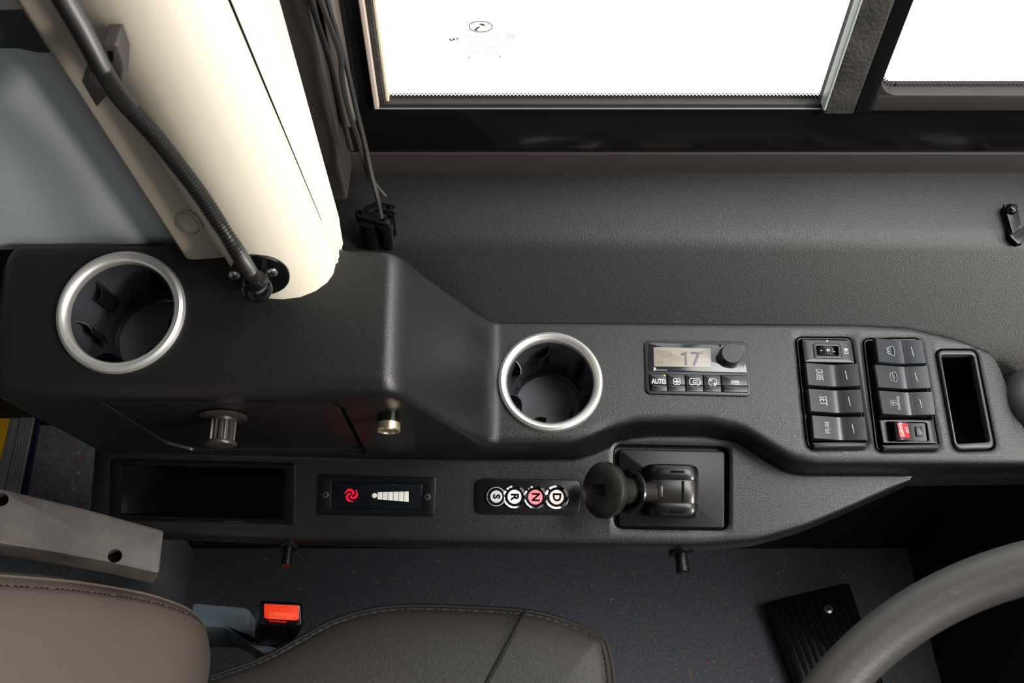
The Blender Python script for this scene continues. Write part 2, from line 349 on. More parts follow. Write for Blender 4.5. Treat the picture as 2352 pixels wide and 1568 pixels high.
bm = NB(); stack(bm, [[(x, p.x, p.y) for p in wallprof(y0)] for x, y0 in ((-.23, .531), (.2, .531), (.33, .531), (.40, .521), (.425, .506), (.435, .468), (.6, .468), (1.24, .468))]); struct(put('trim_8', bm, M_wal))
# ------------------------------------------------------------------ side console (one lofted body)
def curve(lst):
    pts = sorted([pl.at(x, y) for x, y, pl in lst], key=lambda p: p.x)
    def fn(X):
        if X <= pts[0].x: return Vector((pts[0].y, pts[0].z))
        if X >= pts[-1].x: return Vector((pts[-1].y, pts[-1].z))
        for a, b in zip(pts, pts[1:]):
            if a.x <= X <= b.x:
                t = (X - a.x) / max(1e-9, b.x - a.x); return Vector((a.y + (b.y - a.y) * t, a.z + (b.z - a.z) * t))
    return fn
def smooth(fn, d=.007): return lambda X: (fn(X - d) + fn(X - d / 2) + fn(X) * 2 + fn(X + d / 2) + fn(X + d)) / 6
P = lambda pl, s: [(x, y, pl) for x, y in s]
A_T = curve(P(PT, [(-60, 547), (400, 547), (780, 556), (880, 562), (925, 570), (960, 583)]))
A_R = smooth(curve(P(PR, [(1000, 731), (1118, 732), (1300, 733), (1960, 738), (2090, 745), (2200, 771), (2290, 808), (2304, 850), (2312, 900), (2332, 950), (2362, 990), (2420, 1030)])), .004)
B_T = curve(P(PT, [(-60, 904), (300, 905), (960, 903)]))
B_R = smooth(curve(P(PR, [(1000, 1022), (1110, 1022), (1300, 1020), (1350, 1003), (1400, 978), (1450, 968), (1620, 968), (1700, 988), (1755, 1022), (1810, 1055), (1870, 1069), (2100, 1069), (2450, 1070)])))
C_ = smooth(curve(P(PL, [(150, 1038), (450, 1042), (830, 1052), (1100, 1056), (1330, 1054), (1380, 1037), (1440, 1008), (1500, 1000), (1620, 1001), (1690, 1014), (1755, 1055), (1800, 1083), (1840, 1090), (2120, 1091), (2450, 1086)])))
D_ = smooth(curve(P(PL, [(150, 1222), (380, 1225), (700, 1238), (1000, 1244), (1300, 1250), (1600, 1252), (1740, 1240), (1850, 1208), (1950, 1166), (2050, 1121), (2110, 1094), (2130, 1095), (2450, 1090)])))
XL = -.387; XC = -.083; XF = -.022
def wX(X):
    t = (X - XC) / (XF - XC); k = .16
    f = lambda t: 0 if t <= 0 else (1 if t >= 1 else t)
    return sum(f(t + k * (i - 4) / 4) for i in range(9)) / 9
def profile(X, ins=0):
    w_ = wX(X); A = A_T(X) * (1 - w_) + A_R(X) * w_; B = B_T(X) * (1 - w_) + B_R(X) * w_
    Cp = C_(X); D = D_(X)
    if (Cp - D).x < .004: D = Vector((Cp.x - .001, Cp.y - .004))
    if (A - B).x < .01: A = B + Vector((.01, .003))
    E = D + Vector((.002, -.020 + .0)); F = Vector((max(D.x + .03, .50), D.y - .14)); G = Vector((max(A.x, .52), F.y))
    A2 = Vector((A.x + .003, min(A.y - .012, A.y)))
    pts = [tuple(q) for q in (A, B, Cp, D, E, F, G)]         # counter-clockwise seen from +X
    rr = [.006 + .006 * (1 - w_), .012 + .004 * (1 - w_), .004, .009, .012, .004, .004]
    pc = ccw(pts); 
    if pc is not pts: rr = rr[::-1]
    if ins: pc = offs(pc, ins)
    return rp(pc, rr, 7)
xs = []; R_ = .018
for k in range(6):
    a = k / 5 * math.pi / 2; xs.append((XL + R_ * (1 - math.sin(a)), R_ * (1 - math.cos(a)) * 1.0))
xs = [(XL + R_ * (1 - math.cos(k / 6 * math.pi / 2)), R_ * (1 - math.sin(k / 6 * math.pi / 2))) for k in range(7)]
X = XL + R_; 
while X < .60: X += .0028 if X < .52 else .006; xs.append((X, 0))
bm = NB(); stack(bm, [[(x, p[0], p[1]) for p in profile(x, i)] for x, i in xs])
console = thing('side_console', 'long moulded black grained console beside the driver seat under the window', 'console', Matrix.Translation((0, .45, .7)))
body = put('body', bm, M_con, console, world=True)
def boolean(ob, cut, solver='EXACT'):
    bmesh.ops.recalc_face_normals(cut, faces=cut.faces); me = bpy.data.meshes.new('cut'); cut.to_mesh(me); cut.free()
    co = bpy.data.objects.new('cut', me); sc.collection.objects.link(co); md = ob.modifiers.new('b', 'BOOLEAN'); md.operation = 'DIFFERENCE'; md.solver = solver; md.object = co
    bpy.context.view_layer.update(); dg = bpy.context.evaluated_depsgraph_get(); nm = bpy.data.meshes.new_from_object(ob.evaluated_get(dg))
    ob.modifiers.clear(); old = ob.data; ob.data = nm; bpy.data.meshes.remove(old); bpy.data.objects.remove(co); bpy.data.meshes.remove(me)
    for p in nm.polygons: p.use_smooth = True
    nm.set_sharp_from_angle(angle=math.radians(30))
cuts = []
def cutp(fr, px, depth, r=.004, flare=.003):
    q = fr.Q(px); c = NB(); L = lambda d, z: [(x, y, z) for x, y in rp(offs(q, -d) if d else q, r + max(d, 0), 6)]
    stack(c, [L(0, -depth), L(0, -flare), L(flare * .3, -flare * .3), L(flare, .0001), L(flare, .01)]); bmesh.ops.transform(c, matrix=fr.M, verts=c.verts); cuts.append(c)
# frames for everything mounted on the console
F_cl = Fr(PT, 279, 716); F_cr = Fr(PR, 1264, 876)
for fr in (F_cl, F_cr):
    c = NB(); lathe(c, [(0, -.09), (.0425, -.09), (.0425, .01), (0, .01)], 48, fr.M); cuts.append(c)
F_bx = Fr(PL, 470, 1128, 680, 1133); cutp(F_bx, [(266, 1058), (676, 1069), (673, 1200), (262, 1190)], .125, .002, .0006)
F_pk = Fr(PR, 2219, 915, 2260, 917); cutp(F_pk, [(2150, 802), (2243, 802), (2289, 1031), (2194, 1034)], .085, .007, .004)
F_sh = Fr(PL, 1542, 1122, 1662, 1125); cutp(F_sh, [(1411, 1022), (1674, 1027), (1672, 1216), (1412, 1211)], .012, .008, .004)
F_s1 = Fr(PR, 1910, 900, 1980, 902.5); cutp(F_s1, [(1829, 774), (1955, 775), (1992, 1025), (1856, 1028)], .018, .006, .0045)
F_s2 = Fr(PR, 2075, 905, 2140, 907.3); cutp(F_s2, [(1984, 778), (2112, 776), (2158, 1031), (2014, 1034)], .018, .006, .0045)
F_dr = Fr(FT, 540, 980)
cutp(F_dr, [(231, 924), (762, 927), (786, 938), (838, 1034), (440, 1036), (385, 1022)], .006, .005, .002)
for c in cuts: boolean(body, c)
# storage door with round pull
bm = NB(); slab(bm, F_dr.Q([(238, 927), (757, 930), (782, 941), (829, 1031), (442, 1033), (391, 1020)]), -.005, -.0012, .006, .0025)
door = put('storage_door', bm, M_con, console, world=True, M=F_dr.M)
fk = Fr(FT, 513, 955); bm = NB()
lathe(bm, [(0, 0), (.0185, 0), (.0188, .0012), (.0175, .0022), (.0105, .0026)], 40)
lathe(bm, [(.0108, .002), (.0105, .0045), (.0098, .005)], 40)
loops = []
for z in (.004, .021): loops.append([((.0098 + .0007 * (1 if (k // 2) % 2 else -1)) * math.cos(2 * math.pi * k / 64), (.0098 + .0007 * (1 if (k // 2) % 2 else -1)) * math.sin(2 * math.pi * k / 64), z) for k in range(64)])
stack(bm, loops); lathe(bm, [(.0098, .0205), (.0122, .0207), (.0126, .0222), (.0122, .0235), (.008, .0246), (0, .025)], 40)
put('door_pull', bm, mat('pull_black', '#2b2725', .3), door, world=True, M=fk.M)
# metal cap button on the tower face
fb = Fr(FT, 893, 952); t = thing('push_button', 'small round warm metal capped button to the right of the storage door', 'button', fb.M)
put('collar', lathe(NB(), [(0, 0), (.0085, 0), (.0085, .006), (.007, .0065)], 32), M_gls, t)
put('metal_cap', lathe(NB(), [(.0078, .006), (.0093, .0068), (.0095, .0125), (.0088, .0135), (.0075, .0136), (.0068, .0125), (0, .0122)], 40), M_brs, t)
# ------------------------------------------------------------------ cup holders
def cup(fr, label, angs):
    t = thing('cup_holder', label, 'cup holder', fr.M, 'silver ringed cup holders in the console')
    pr = [(.0388, -.004), (.0386, .0005), (.0393, .0022), (.0412, .0042), (.0440, .0048), (.0462, .0036), (.0472, .0014), (.0473, -.001), (.044, -.0012)]
    put('rim', lathe(NB(), pr, 96), M_sil, t)
    put('cup', lathe(NB(), [(.0415, -.001), (.0392, -.0015), (.0388, -.006), (.0372, -.04), (.0366, -.042), (.0345, -.074), (.031, -.077), (0, -.0775)], 72), M_cup, t)
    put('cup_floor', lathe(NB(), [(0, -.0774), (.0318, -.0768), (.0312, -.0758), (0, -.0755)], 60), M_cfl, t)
    for a in angs:
        A = math.radians(a); bm = NB(); path = [(.0385, 0), (.0345, .0005), (.031, .0022), (.0285, .0055), (.028, .009)]
        L = []
        for s, q in ((1, -.010), (1, -.045), (.97, -.047)):
            ring = []
            for dd in (0, .0011):
                seq = path if dd == 0 else path[::-1]
                for (r, o) in seq:
                    r2 = r - (.004 if s == 1 and q < -.02 else 0) * 0; o2 = o + dd
                    ring.append((r2 * math.cos(A) - o2 * math.sin(A), r2 * math.sin(A) + o2 * math.cos(A), q - (.006 * (.0385 - r) / .01 if q > -.02 else 0)))
            L.append(ring)
        stack(bm, L); put('grip_fin', bm, M_blk, t)
cup(F_cr, 'silver ringed cup holder on the lower console, left of the climate panel', [88, 142, 192, 244, 297, 345, 32])
cup(F_cl, 'silver ringed cup holder on the raised console, left of the pillar', [68, 132, 185, 236, 292, 340, 20])
# ------------------------------------------------------------------ open storage box
t = thing('storage_box', 'empty open rectangular black storage box in the lower console ledge', 'storage box', F_bx.M)
out = F_bx.Q([(260, 1054), (679, 1064), (677, 1204), (256, 1194)]); inn = F_bx.Q([(281, 1068), (655, 1076), (654, 1192), (277, 1182)])
put('frame', frame(NB(), out, inn, -.004, .0022, .0015, .0015, .0006), M_gls, t)
bm = NB(); L = lambda d, z: [(x, y, z) for x, y in rp(offs(inn, d), .002, 4)]
stack(bm, [L(-.0004, 0), L(0, -.003), L(.003, -.11), ], False, True); stack(bm, [L(-.0004, 0), L(-.0014, -.003), L(.0015, -.1115)], False, True); put('bin', bm, M_gls, t)
# ------------------------------------------------------------------ indicator panel with swirl
f = Fr(PL, 866, 1137, 980, 1140.5); t = thing('indicator_panel', 'narrow black panel with glowing red swirl symbol and white level bars', 'control panel', f.M)
po = f.Q([(733.7, 1089.5), (1001.5, 1096), (998, 1185), (730, 1180.7)], .003); pi = f.Q([(761.7, 1105), (970, 1110.5), (966.6, 1171), (759.5, 1165)], .003)
put('bezel', frame(NB(), po, pi, 0, .003, .0025, .002, .0005), M_blk, t); put('screen', slab(NB(), offs(pi, .0001), 0, .0027, .002, .0003), M_scr, t)
c = Vector(f.L(806.6, 1136.3, .003)); bm = NB(); Rw = .0058
for k in range(3):
    for j, (r0, r1) in enumerate(((.12, 1.0), (.45, 1.05))):
        pts = []
        for i in range(11):
            s = i / 10; a = k * 2 * math.pi / 3 + j * .75 + s * 2.2; r = Rw * (r0 + (r1 - r0) * s); pts.append((c.x + r * math.cos(a), c.y + r * math.sin(a)))
        for i, (a, b) in enumerate(zip(pts, pts[1:])): strokes(bm, [[a, b]], .0017 * math.sin(math.pi * (i + 1.2) / 12.4) * (1 if j == 0 else .7), .0026, .0031)
put('swirl_symbol', bm, M_red, t)
put('dial_dot', slab(NB(), arc(*f.L(860, 1137.7, .003), .0023, 0, 345, 23), .0026, .0031, .0001, .0002, 1), M_bar, t)
for k in range(6):
    x0 = 867 + k * 12.1; x1 = x0 + 11; h0 = 8.2 + k * .65; h1 = 8.8 + k * .65; yc = 1138.3 + k * .35
    put('level_bar', slab(NB(), f.Q([(x0, yc - h0), (x1, yc - h1), (x1, yc + h1), (x0, yc + h0)], .003), .0026, .0031, .0002, .0002, 1), M_bar, t)
def screw(t, c, r, z, m=M_blk, slotm=M_pit, n=2, rot=20):
    s = put('screw', lathe(NB(), [(r, z - .001), (r, z + .0002), (r * .8, z + .0009), (r * .3, z + .0012), (0, z + .0012)], 20, Matrix.Translation((c[0], c[1], 0))), m, t)
    R = r * .5; a = math.radians(rot); strokes_ = [[(c[0] - R * math.cos(a), c[1] - R * math.sin(a)), (c[0] + R * math.cos(a), c[1] + R * math.sin(a))], [(c[0] + R * math.sin(a), c[1] - R * math.cos(a)), (c[0] - R * math.sin(a), c[1] + R * math.cos(a))]]
    put('cross_slot', strokes(NB(), strokes_, r * .25, z + .0008, z + .00135), slotm, s); return s
screw(t, f.L(747.7, 1136, .003), .0032, .003, mat('dark_screw', '#5c5a56', .3, metal=.7)); screw(t, f.L(982, 1141, .003), .0032, .003, bpy.data.materials['dark_screw'])
# ------------------------------------------------------------------ gear selector
f = Fr(PL, 1212, 1139.5, 1330, 1142); t = thing('gear_selector', 'black plate with four round lettered gear buttons in a chrome surround', 'gear selector', f.M)
put('plate', slab(NB(), f.Q([(1091.5, 1098), (1333, 1100.7), (1332, 1182), (1090.6, 1180)], .003), 0, .003, .008, .0008, 8), M_blk, t)
k_ = (f.L(1340, 1141)[0] - f.L(1090, 1141)[0]) / 250
def disc(c, r, z0, z1, b=.0004, seg=40): return lathe(NB(), [(0, z0), (r, z0), (r, z1 - b), (r - b, z1), (0, z1)], seg, Matrix.Translation((c[0], c[1], 0)))
for (x, y, ro, rw, ch, m) in ((1139.7, 1140, 21.5, 14, 'S', mat('button_dim', '#b8bcc6', .25, emit=.08)), (1181.3, 1140.5, 27, 16, 'R', M_whb), (1229.5, 1141.4, 27, 16.5, 'N', M_pnk), (1278, 1141.4, 28.5, 16.5, 'D', M_whc)):
    c = f.L(x, y, .005); ro *= k_; rw *= k_; Mx = Matrix.Translation((c[0], c[1], 0)); ri = rw + 5.5 * k_
    rg = put('chrome_ring', lathe(NB(), [(ro, .003), (ro + .0002, .0045), ((ro + ri) / 2 + .0006, .0062), (ri, .0052), (ri - .0003, .003)], 56, Mx), M_chr, t)
    bt = put('gear_button', disc(c, rw + 4.5 * k_, .003, .0052, .001), M_gls, t)
    cp = put('lit_cap', disc(c, rw, .0045, .0062, .0005), m, bt, label={'N': 'glowing pink cap', 'S': 'dim grey cap'}.get(ch, 'white cap'))
    b2 = text(ch, rw * 1.55, .00015, 1.05, -90, (c[0] + rw * .02, c[1], .0063), .0003)
    put('letter', b2, M_pit, bt)
# ------------------------------------------------------------------ parking brake lever
t = thing('parking_brake_lever', 'stubby black lever with a rounded knob on a rectangular plate in the ledge', 'lever', F_sh.M); f = F_sh
put('base_plate', slab(NB(), f.Q([(1421, 1031), (1664, 1036), (1663, 1213), (1420, 1208)], -.003), -.012, -.002, .003, .0012), M_mat, t)
hq = f.Q([(1481, 1070), (1606, 1068), (1608, 1185), (1481, 1186)], .012); hx = [p[0] for p in hq]; hy = [p[1] for p in hq]; x0, x1, y0, y1 = min(hx), max(hx), min(hy), max(hy)
def drum(ya, yb, Rz, b, b2=None):                                     # half-drum, axis across the ledge
    L = []; cx = (x0 + x1) / 2; hw = (x1 - x0) / 2
    for y, d in ((ya, b), (ya + b * .3, b * .3), (ya + b, 0), (yb - (b2 or b), 0), (yb - (b2 or b) * .3, (b2 or b) * .3), (yb, (b2 or b))):
        ring = [(cx + (hw - d) * math.copysign(abs(math.cos(a)) ** .42, math.cos(a)), y, -.003 + (Rz - d) * max(0, math.sin(a)) ** .62) for a in [math.pi * (.5 - .5 * math.cos(math.pi * k / 48)) for k in range(49)]]
        L.append(ring)
    return stack(NB(), L)
gy0 = f.L(1540, 1155, .02)[1]; gy1 = f.L(1540, 1101, .02)[1]; ins = .0
hs = put('housing', drum(y0, gy0 + .0002, .0250, .005, .0005), M_blk, t); put('housing', drum(gy1 - .0002, y1, .0250, .0005, .005), M_blk, t)
hm = put('gate', drum(gy0 - .0005, gy1 + .0005, .0240, .0003), mat('gate_satin', '#171412', .28), t)
gx = f.L(1568, 1128, .02)[0]; put('gate_slot', slab(NB(), rect(gx, (gy0 + gy1) / 2, .0022, gy1 - gy0 - .002), .0, .0213, .0002, .0002, 1), M_pit, hm)
for yy in (1083, 1176):
    c = f.L(1556, yy, .022); put('slot', slab(NB(), rect(c[0], c[1], .0125, .0021), .015, .0222, .0001, .0001, 1), M_pit, hs if yy > 1100 else t)
p0 = PL.at(1500, 1130, .016); dv = Vector((-.78, -.26, .57)).normalized()
best = min((abs(((p0 + dv * (i * .001) - CAM).x / ((p0 + dv * (i * .001) - CAM).dot(Vector((0, SP, -CP)))) * FPX + 1176) - 1384), i) for i in range(20, 120)); LL = best[1] * .001
q = dv.to_track_quat('Z', 'Y').to_matrix().to_4x4(); q.translation = p0
def lv(name, prof, m, seg=48): return put(name, lathe(NB(), prof, seg, q), m, t, world=True)
lv('shaft', [(0, -.004), (.0088, -.004), (.0084, LL * .55), (0, LL * .55)], mat('shaft_grey', '#241f1c', .3))
lv('collar', [(.0085, LL * .42), (.0180, LL * .44), (.0195, LL * .47), (.0190, LL * .50), (.0168, LL * .515), (.0155, LL * .50), (.0085, LL * .49)], M_blk)
kn = lv('knob', [(0, LL * .5), (.0118, LL * .5), (.0118, LL * .70), (.0135, LL * .76), (.0185, LL * .82), (.0225, LL * .88), (.0242, LL * .95), (.0238, LL * 1.01), (.0210, LL * 1.06), (.0150, LL * 1.09), (.007, LL * 1.105), (0, LL * 1.11)], mat('knob_black', '#1c1b19', .38, bump=('noise', 1300, .35, .0004)))
bm = text('P', .019, .0006, 1.1, 0); Mp = q @ Matrix.Translation((0, 0, LL * 1.115)) @ Matrix.Rotation(math.radians(0), 4, 'Z')
# orient the letter so that it reads with its head to the right, as the buttons do
ez = dv; ey = (Vector((1, 0, 0)) - ez * ez.x).normalized(); ex = ey.cross(ez)
Mp = Matrix((ex, ey, ez)).transposed().to_4x4(); Mp.translation = p0 + dv * (LL * 1.11 + .0004) + ey * .003
Mp = Mp @ Matrix.Rotation(math.radians(-3), 4, 'X')
put('letter', bm, M_pit, kn, world=True, M=Mp)
cl = f.L(1517, 1128, .024); put('lever_clip', slab(NB(), rect(cl[0], cl[1], .004, .0095), .012, .0250, .0003, .0004, 1), M_swt, t)
# ------------------------------------------------------------------ climate panel
f = Fr(PR, 1604, 846, 1716, 850); t = thing('climate_panel', 'rectangular climate control panel with small screen reading 17 degrees and a dial', 'control panel', f.M)
po = f.Q([(1480, 779), (1718, 783), (1727, 909), (1483, 903)], .003)
h = .0035; G = lambda x, y: f.L(x, y, h)
gp = f.Q([(1489, 786), (1712, 792), (1717, 856), (1491, 851)], h); bp_ = f.Q([(1490, 857), (1717, 861), (1720, 901), (1492, 897)], h)
put('bezel', slab(NB(), po, 0, h - .0012, .006, .0008, 8), mat('bezel_grey', '#1b1b1c', .40), t)
po2 = offs(po, .0006)
put('bezel', frame(NB(), po2, offs(gp, -.0004), h - .0013, h, .0055, .001, .0005), bpy.data.materials['bezel_grey'], t) if 0 else None
scn = put('screen', slab(NB(), gp, 0, h - .0002, .0012, .0004), M_scg, t)
lcd = put('display', slab(NB(), f.Q([(1501, 797), (1632, 799.5), (1634, 843), (1502, 841)], h), 0, h + .0001, .0005, .0001), M_lcd, scn)
a, b = G(1500, 840), G(1635, 840)
for pg in ([(1573, 808), (1577.6, 808), (1578.4, 839), (1573.6, 839), (1573, 815.5), (1564.5, 816), (1564.5, 812.5)], [(1586.5, 808), (1607, 808.5), (1606.5, 815), (1597.2, 839), (1591, 839), (1600.5, 813), (1586.8, 812.5)]):
    put('digit', slab(NB(), f.Q(pg, h), h - .0002, h + .00035, .00005, .00005, 1), M_seg, scn)
bm = NB(); strokes(bm, [arc(*G(1612, 810), .0012, 0, 360, 16)], .0005, h, h + .0003); put('degree_sign', bm, M_sg2, scn); bm = NB()
bus = [G(x, y) for x, y in ((1520, 806), (1540, 806), (1542, 816), (1539, 818), (1536, 816), (1529, 817), (1526, 819), (1523, 816), (1519, 817), (1519, 808), (1520, 806))]; strokes(bm, [bus], .0004, h, h + .0003)
put('bus_symbol', bm, M_sg2, scn); c = G(1518, 833); put('digits', text('A/C', .0045, .0001, .9, 0, (c[0], c[1], h + .0002)), M_sg2, scn)
c = G(1520, 849.5); put('small_print', text('Eberspächer', .0022, .0001, .95, 0, (c[0], c[1], h + .0001)), M_wh2, scn)
bm = NB()
for dx in (0, 2, 4): strokes(bm, [[G(1501.5 + dx * .8, 850.5), G(1502.5 + dx * .8, 847), G(1501.5 + dx * .8, 844)]], .0004, h - .0001, h + .0001)
put('small_print', bm, M_wht, scn); put('sensor_hole', disc(G(1654, 793), .0010, 0, h + .0001, .0001, 16), M_pit, scn)
def fan(bm, c, r, wd, z, z1, rot=45):
    for k in range(4):
        a = math.radians(rot + 90 * k); cx = c[0] + r * .52 * math.cos(a); cy = c[1] + r * .52 * math.sin(a); strokes(bm, [arc(cx, cy, r * .47, 0, 360, 14)], wd, z, z1)
bm = NB(); fan(bm, G(1703, 849), .0016, .0003, h - .0001, h + .0001); strokes(bm, [[G(1708, 850), G(1712, 843)]], .0003, h - .0001, h + .0001); strokes(bm, [[G(1711, 838), G(1711.5, 845)]], .0005, h - .0001, h + .0001); put('fan_symbol', bm, M_wht, scn)
c = G(1677, 819); Mx = Matrix.Translation((c[0], c[1], 0))
dl = put('dial', lathe(NB(), [(.0112, h - .001), (.0108, h + .001), (.0100, h + .0015), (.0096, h + .0085), (.0090, h + .0095), (0, h + .0095)], 48, Mx), mat('dial_black', '#2a2a2b', .42), t)
put('buttons_recess', slab(NB(), bp_, 0, h - .0010, .001, .0003), M_pit, t)
xsb = [(1491, 1531, 0), (1532, 1573, 1), (1573.8, 1614, 2), (1615, 1655, 3), (1656, 1717, 4)]
for x0_, x1_, k in xsb:
    q_ = lambda x, y: G(x + (y - 858) * .06, y + (x - 1491) * .017)
    bt = put('button', slab(NB(), ccw([q_(x0_ + .6, 858.5), q_(x1_ - .6, 858.5), q_(x1_ - .6, 882.3), q_(x0_ + .6, 882.3)]), 0, h, .0004, .0004), M_swd, t)
    slab_ = NB(); slab(slab_, ccw([q_(x0_ + .6 + (4 if k in (0, 4) else 0), 883.2), q_(x1_ - .6, 883.2), q_(x1_ - .6, 897), q_(x0_ + .6 + (4 if k in (0, 4) else 0), 897)]), 0, h - .0003, .0003, .0003); put('button_lip', slab_, M_swd, bt)
    cx, cy = q_((x0_ + x1_) / 2 + 1, 875); z0_, z1_ = h - .0001, h + .0002; bm = NB()
    if k == 0: bm = text('AUTO', .0066, .0001, .68, 0, (cx, cy - .0004, h + .0001), .0001)
    if k == 1: fan(bm, (cx, cy), .0036, .0005, z0_, z1_)
    if k == 2:
        e = .0046; strokes(bm, [[(cx - e, cy - .0025), (cx - e, cy + .002), (cx - e * .8, cy + .003), (cx + e * .8, cy + .003), (cx + e, cy + .002), (cx + e, cy - .0025), (cx + e * .75, cy - .0025), (cx + e * .6, cy - .0033), (cx + e * .45, cy - .0025), (cx - e * .45, cy - .0025), (cx - e * .6, cy - .0033), (cx - e * .75, cy - .0025), (cx - e, cy - .0025)], [(cx + .0022, cy + .0012), (cx - .001, cy + .0012), (cx - .0017, cy), (cx - .001, cy - .001), (cx + .0015, cy - .001)]], .0005, z0_, z1_)
    if k == 3:
        strokes(bm, [arc(cx, cy, .0036, -60, 90, 10), arc(cx, cy, .0036, 150, 260, 8), arc(cx - .0018, cy + .0022, .0009, 0, 360, 10)], .00045, z0_, z1_)
        for d in range(8): a = d * math.pi / 4; strokes(bm, [[(cx - .0018 + .0012 * math.cos(a), cy + .0022 + .0012 * math.sin(a)), (cx - .0018 + .0018 * math.cos(a), cy + .0022 + .0018 * math.sin(a))]], .0003, z0_, z1_)
        strokes(bm, [[(cx + d * .0008 + .0008, cy - .0034), (cx + d * .0008 + .0011, cy - .002), (cx + d * .0008 + .0008, cy - .0008)] for d in range(3)], .00035, z0_, z1_)
    if k == 4: strokes(bm, [[(cx - .0036, cy + d), (cx + .0036, cy + d)] for d in (-.0014, 0, .0014)], .0005, z0_, z1_)
    put('symbol', bm, M_wht, bt)
    if k < 4: put('status_light', disc(q_(x1_ - 5, 861.5), .00075, 0, h + .0002, .0001, 14), M_led if k == 0 else M_swt, bt, label='lit yellow green' if k == 0 else None)
# ------------------------------------------------------------------ switch banks
def bank(f, outer, bar, label, div_y):
    t = thing('switch_frame', label, 'switch frame', f.M, 'upright frames of the two switch columns')
    q = f.Q(outer); put('surround', frame(NB(), q, offs(q, .0016), -.0175, -.001, .005, .004, .0006), M_blk, t)
    put('back', slab(NB(), offs(q, .0006), -.0178, -.012, .005, .0003), M_pit, t)
    put('lower_bar', slab(NB(), f.Q(bar, .003), -.010, .004, .0012, .0022), M_blk, t); return t
bank(F_s1, [(1829, 774), (1955, 775), (1992, 1025), (1856, 1028)], [(1863, 1015), (1993, 1013), (1990, 1028), (1868, 1031)], 'black frame around the left column of four console switches', None)
bank(F_s2, [(1984, 778), (2112, 776), (2158, 1031), (2014, 1034)], [(2022, 1021), (2162, 1018), (2156, 1031), (2029, 1034)], 'black frame around the right column of switches, beside the empty pocket', None)
def rocker(f, px, label, mk, m=M_swt, lift=0.0, ind=(.72, .5)):
    h0 = .0045 + lift; c4 = [Vector(f.L(x, y, h0)) for x, y in px]             # TL TR BR BL in the photo
    o = (c4[0] + c4[1] + c4[2] + c4[3]) / 4; Mo = f.M @ Matrix.Translation((o.x, o.y, 0)); c4 = [c - o for c in c4]
    t = thing('rocker_switch', label, 'switch', Mo, 'plug-in rocker switches in the console')
    prof = [(0, .0016), (.02, .0026), (.40, -.0004), (.47, -.0012), (.58, -.0012), (.64, -.0002), (.98, .0022), (1, .0012)]
    bm = NB(); L = []
    for u, dz in prof:
        top = c4[0].lerp(c4[1], u); bot = c4[3].lerp(c4[2], u); e = .03; a = top.lerp(bot, .01); b = top.lerp(bot, .985); zz = h0 + dz
        aa = top.lerp(bot, .03); bb = top.lerp(bot, .965)
        L.append([(a.x, a.y, -.012), (a.x, a.y, zz - .0007), (aa.x, aa.y, zz), (bb.x, bb.y, zz), (b.x, b.y, zz - .0007), (b.x, b.y, -.012)])
    stack(bm, L); r = put('rocker', bm, m, t, ang=25)
    pt = lambda u, v: c4[0].lerp(c4[1], u).lerp(c4[3].lerp(c4[2], u), v)
    def zt(u):
        for (a, za), (b, zb) in zip(prof, prof[1:]):
            if a <= u <= b: return h0 + za + (zb - za) * (u - a) / (b - a)
    Lb = []
    for u in (.455, .47, .58, .605):
        a, b = c4[0].lerp(c4[1], u), c4[3].lerp(c4[2], u); a, b = a.lerp(b, .03), a.lerp(b, .965); Lb.append([(a.x, a.y, zt(u) - .001), (a.x, a.y, zt(u) + .00006), (b.x, b.y, zt(u) + .00006), (b.x, b.y, zt(u) - .001)])
    put('centre_band', stack(NB(), Lb), bpy.data.materials.get('band_grey') or mat('band_grey', '#34343a', .2), r, ang=20)
    z = zt(.76) + .00005; a, b = pt(.745, .32), pt(.765, .68); put('indicator_line', strokes(NB(), [[a, b]], .0006, z - .0003, z + .0002), M_wh2, r)
    S = (c4[1] - c4[0]).length; D = (c4[3] - c4[0]).length; rot = math.degrees(math.atan2((c4[3] - c4[0]).y, (c4[3] - c4[0]).x))
    def T(s, size, u, v=.5, sx=1): 
        c = pt(u, v); bmt = text(s, size, .0001, sx, rot, (0, 0, 0)); sl = (zt(min(u + .04, .39)) - zt(max(u - .04, .03))) / (S * .08) if u < .4 else 0
        bmesh.ops.transform(bmt, matrix=Matrix.Translation((c.x, c.y, zt(u) + .0002)) @ Matrix.Rotation(-math.atan(sl), 4, 'Y'), verts=bmt.verts); return put('lettering', bmt, M_wh2, r)
    mk(T, pt, zt, r, rot); return t
def sym(r, pt, zt, u, v, lines, wd=.0004, k=.001, name='symbol'):
    c = pt(u, v); ax = (pt(.5, .8) - pt(.5, .2)).normalized(); ay = (pt(.8, .5) - pt(.2, .5)).normalized()   # symbol x runs down, y runs right
    z = zt(u); put(name, strokes(NB(), [[tuple(c + ax * p[0] * k + ay * p[1] * k) for p in ln] for ln in lines], wd, z - .0004, z + .0004), M_wh2, r)
rocker(F_s1, [(1847, 834), (1970, 836), (1976, 889), (1853, 887)], 'CRUISE rocker switch, second in the left column', lambda T, pt, zt, r, ro: T('CRUISE', .0096, .25, .5, .34))
rocker(F_s1, [(1853, 893), (1977, 895), (1984, 950), (1859, 947)], 'SET rocker switch, third in the left column', lambda T, pt, zt, r, ro: T('SET', .0100, .27, .5, .56))
rocker(F_s1, [(1861, 954), (1986, 957), (1993, 1013), (1866, 1009)], 'Interlock rocker switch, bottom of the left column', lambda T, pt, zt, r, ro: T('Inter lock', .0078, .29, .5, .36))
wav = lambda x: [(x, -5.5), (x + .8, -4), (x - .8, -2), (x + .6, -.5), (x, 1)]
shield = [(-4.5, 3.4), (-3, 4.3), (0, 4.8), (3, 4.3), (4.5, 3.4), (3, -.6), (0, -1), (-3, -.6), (-4.5, 3.4)]
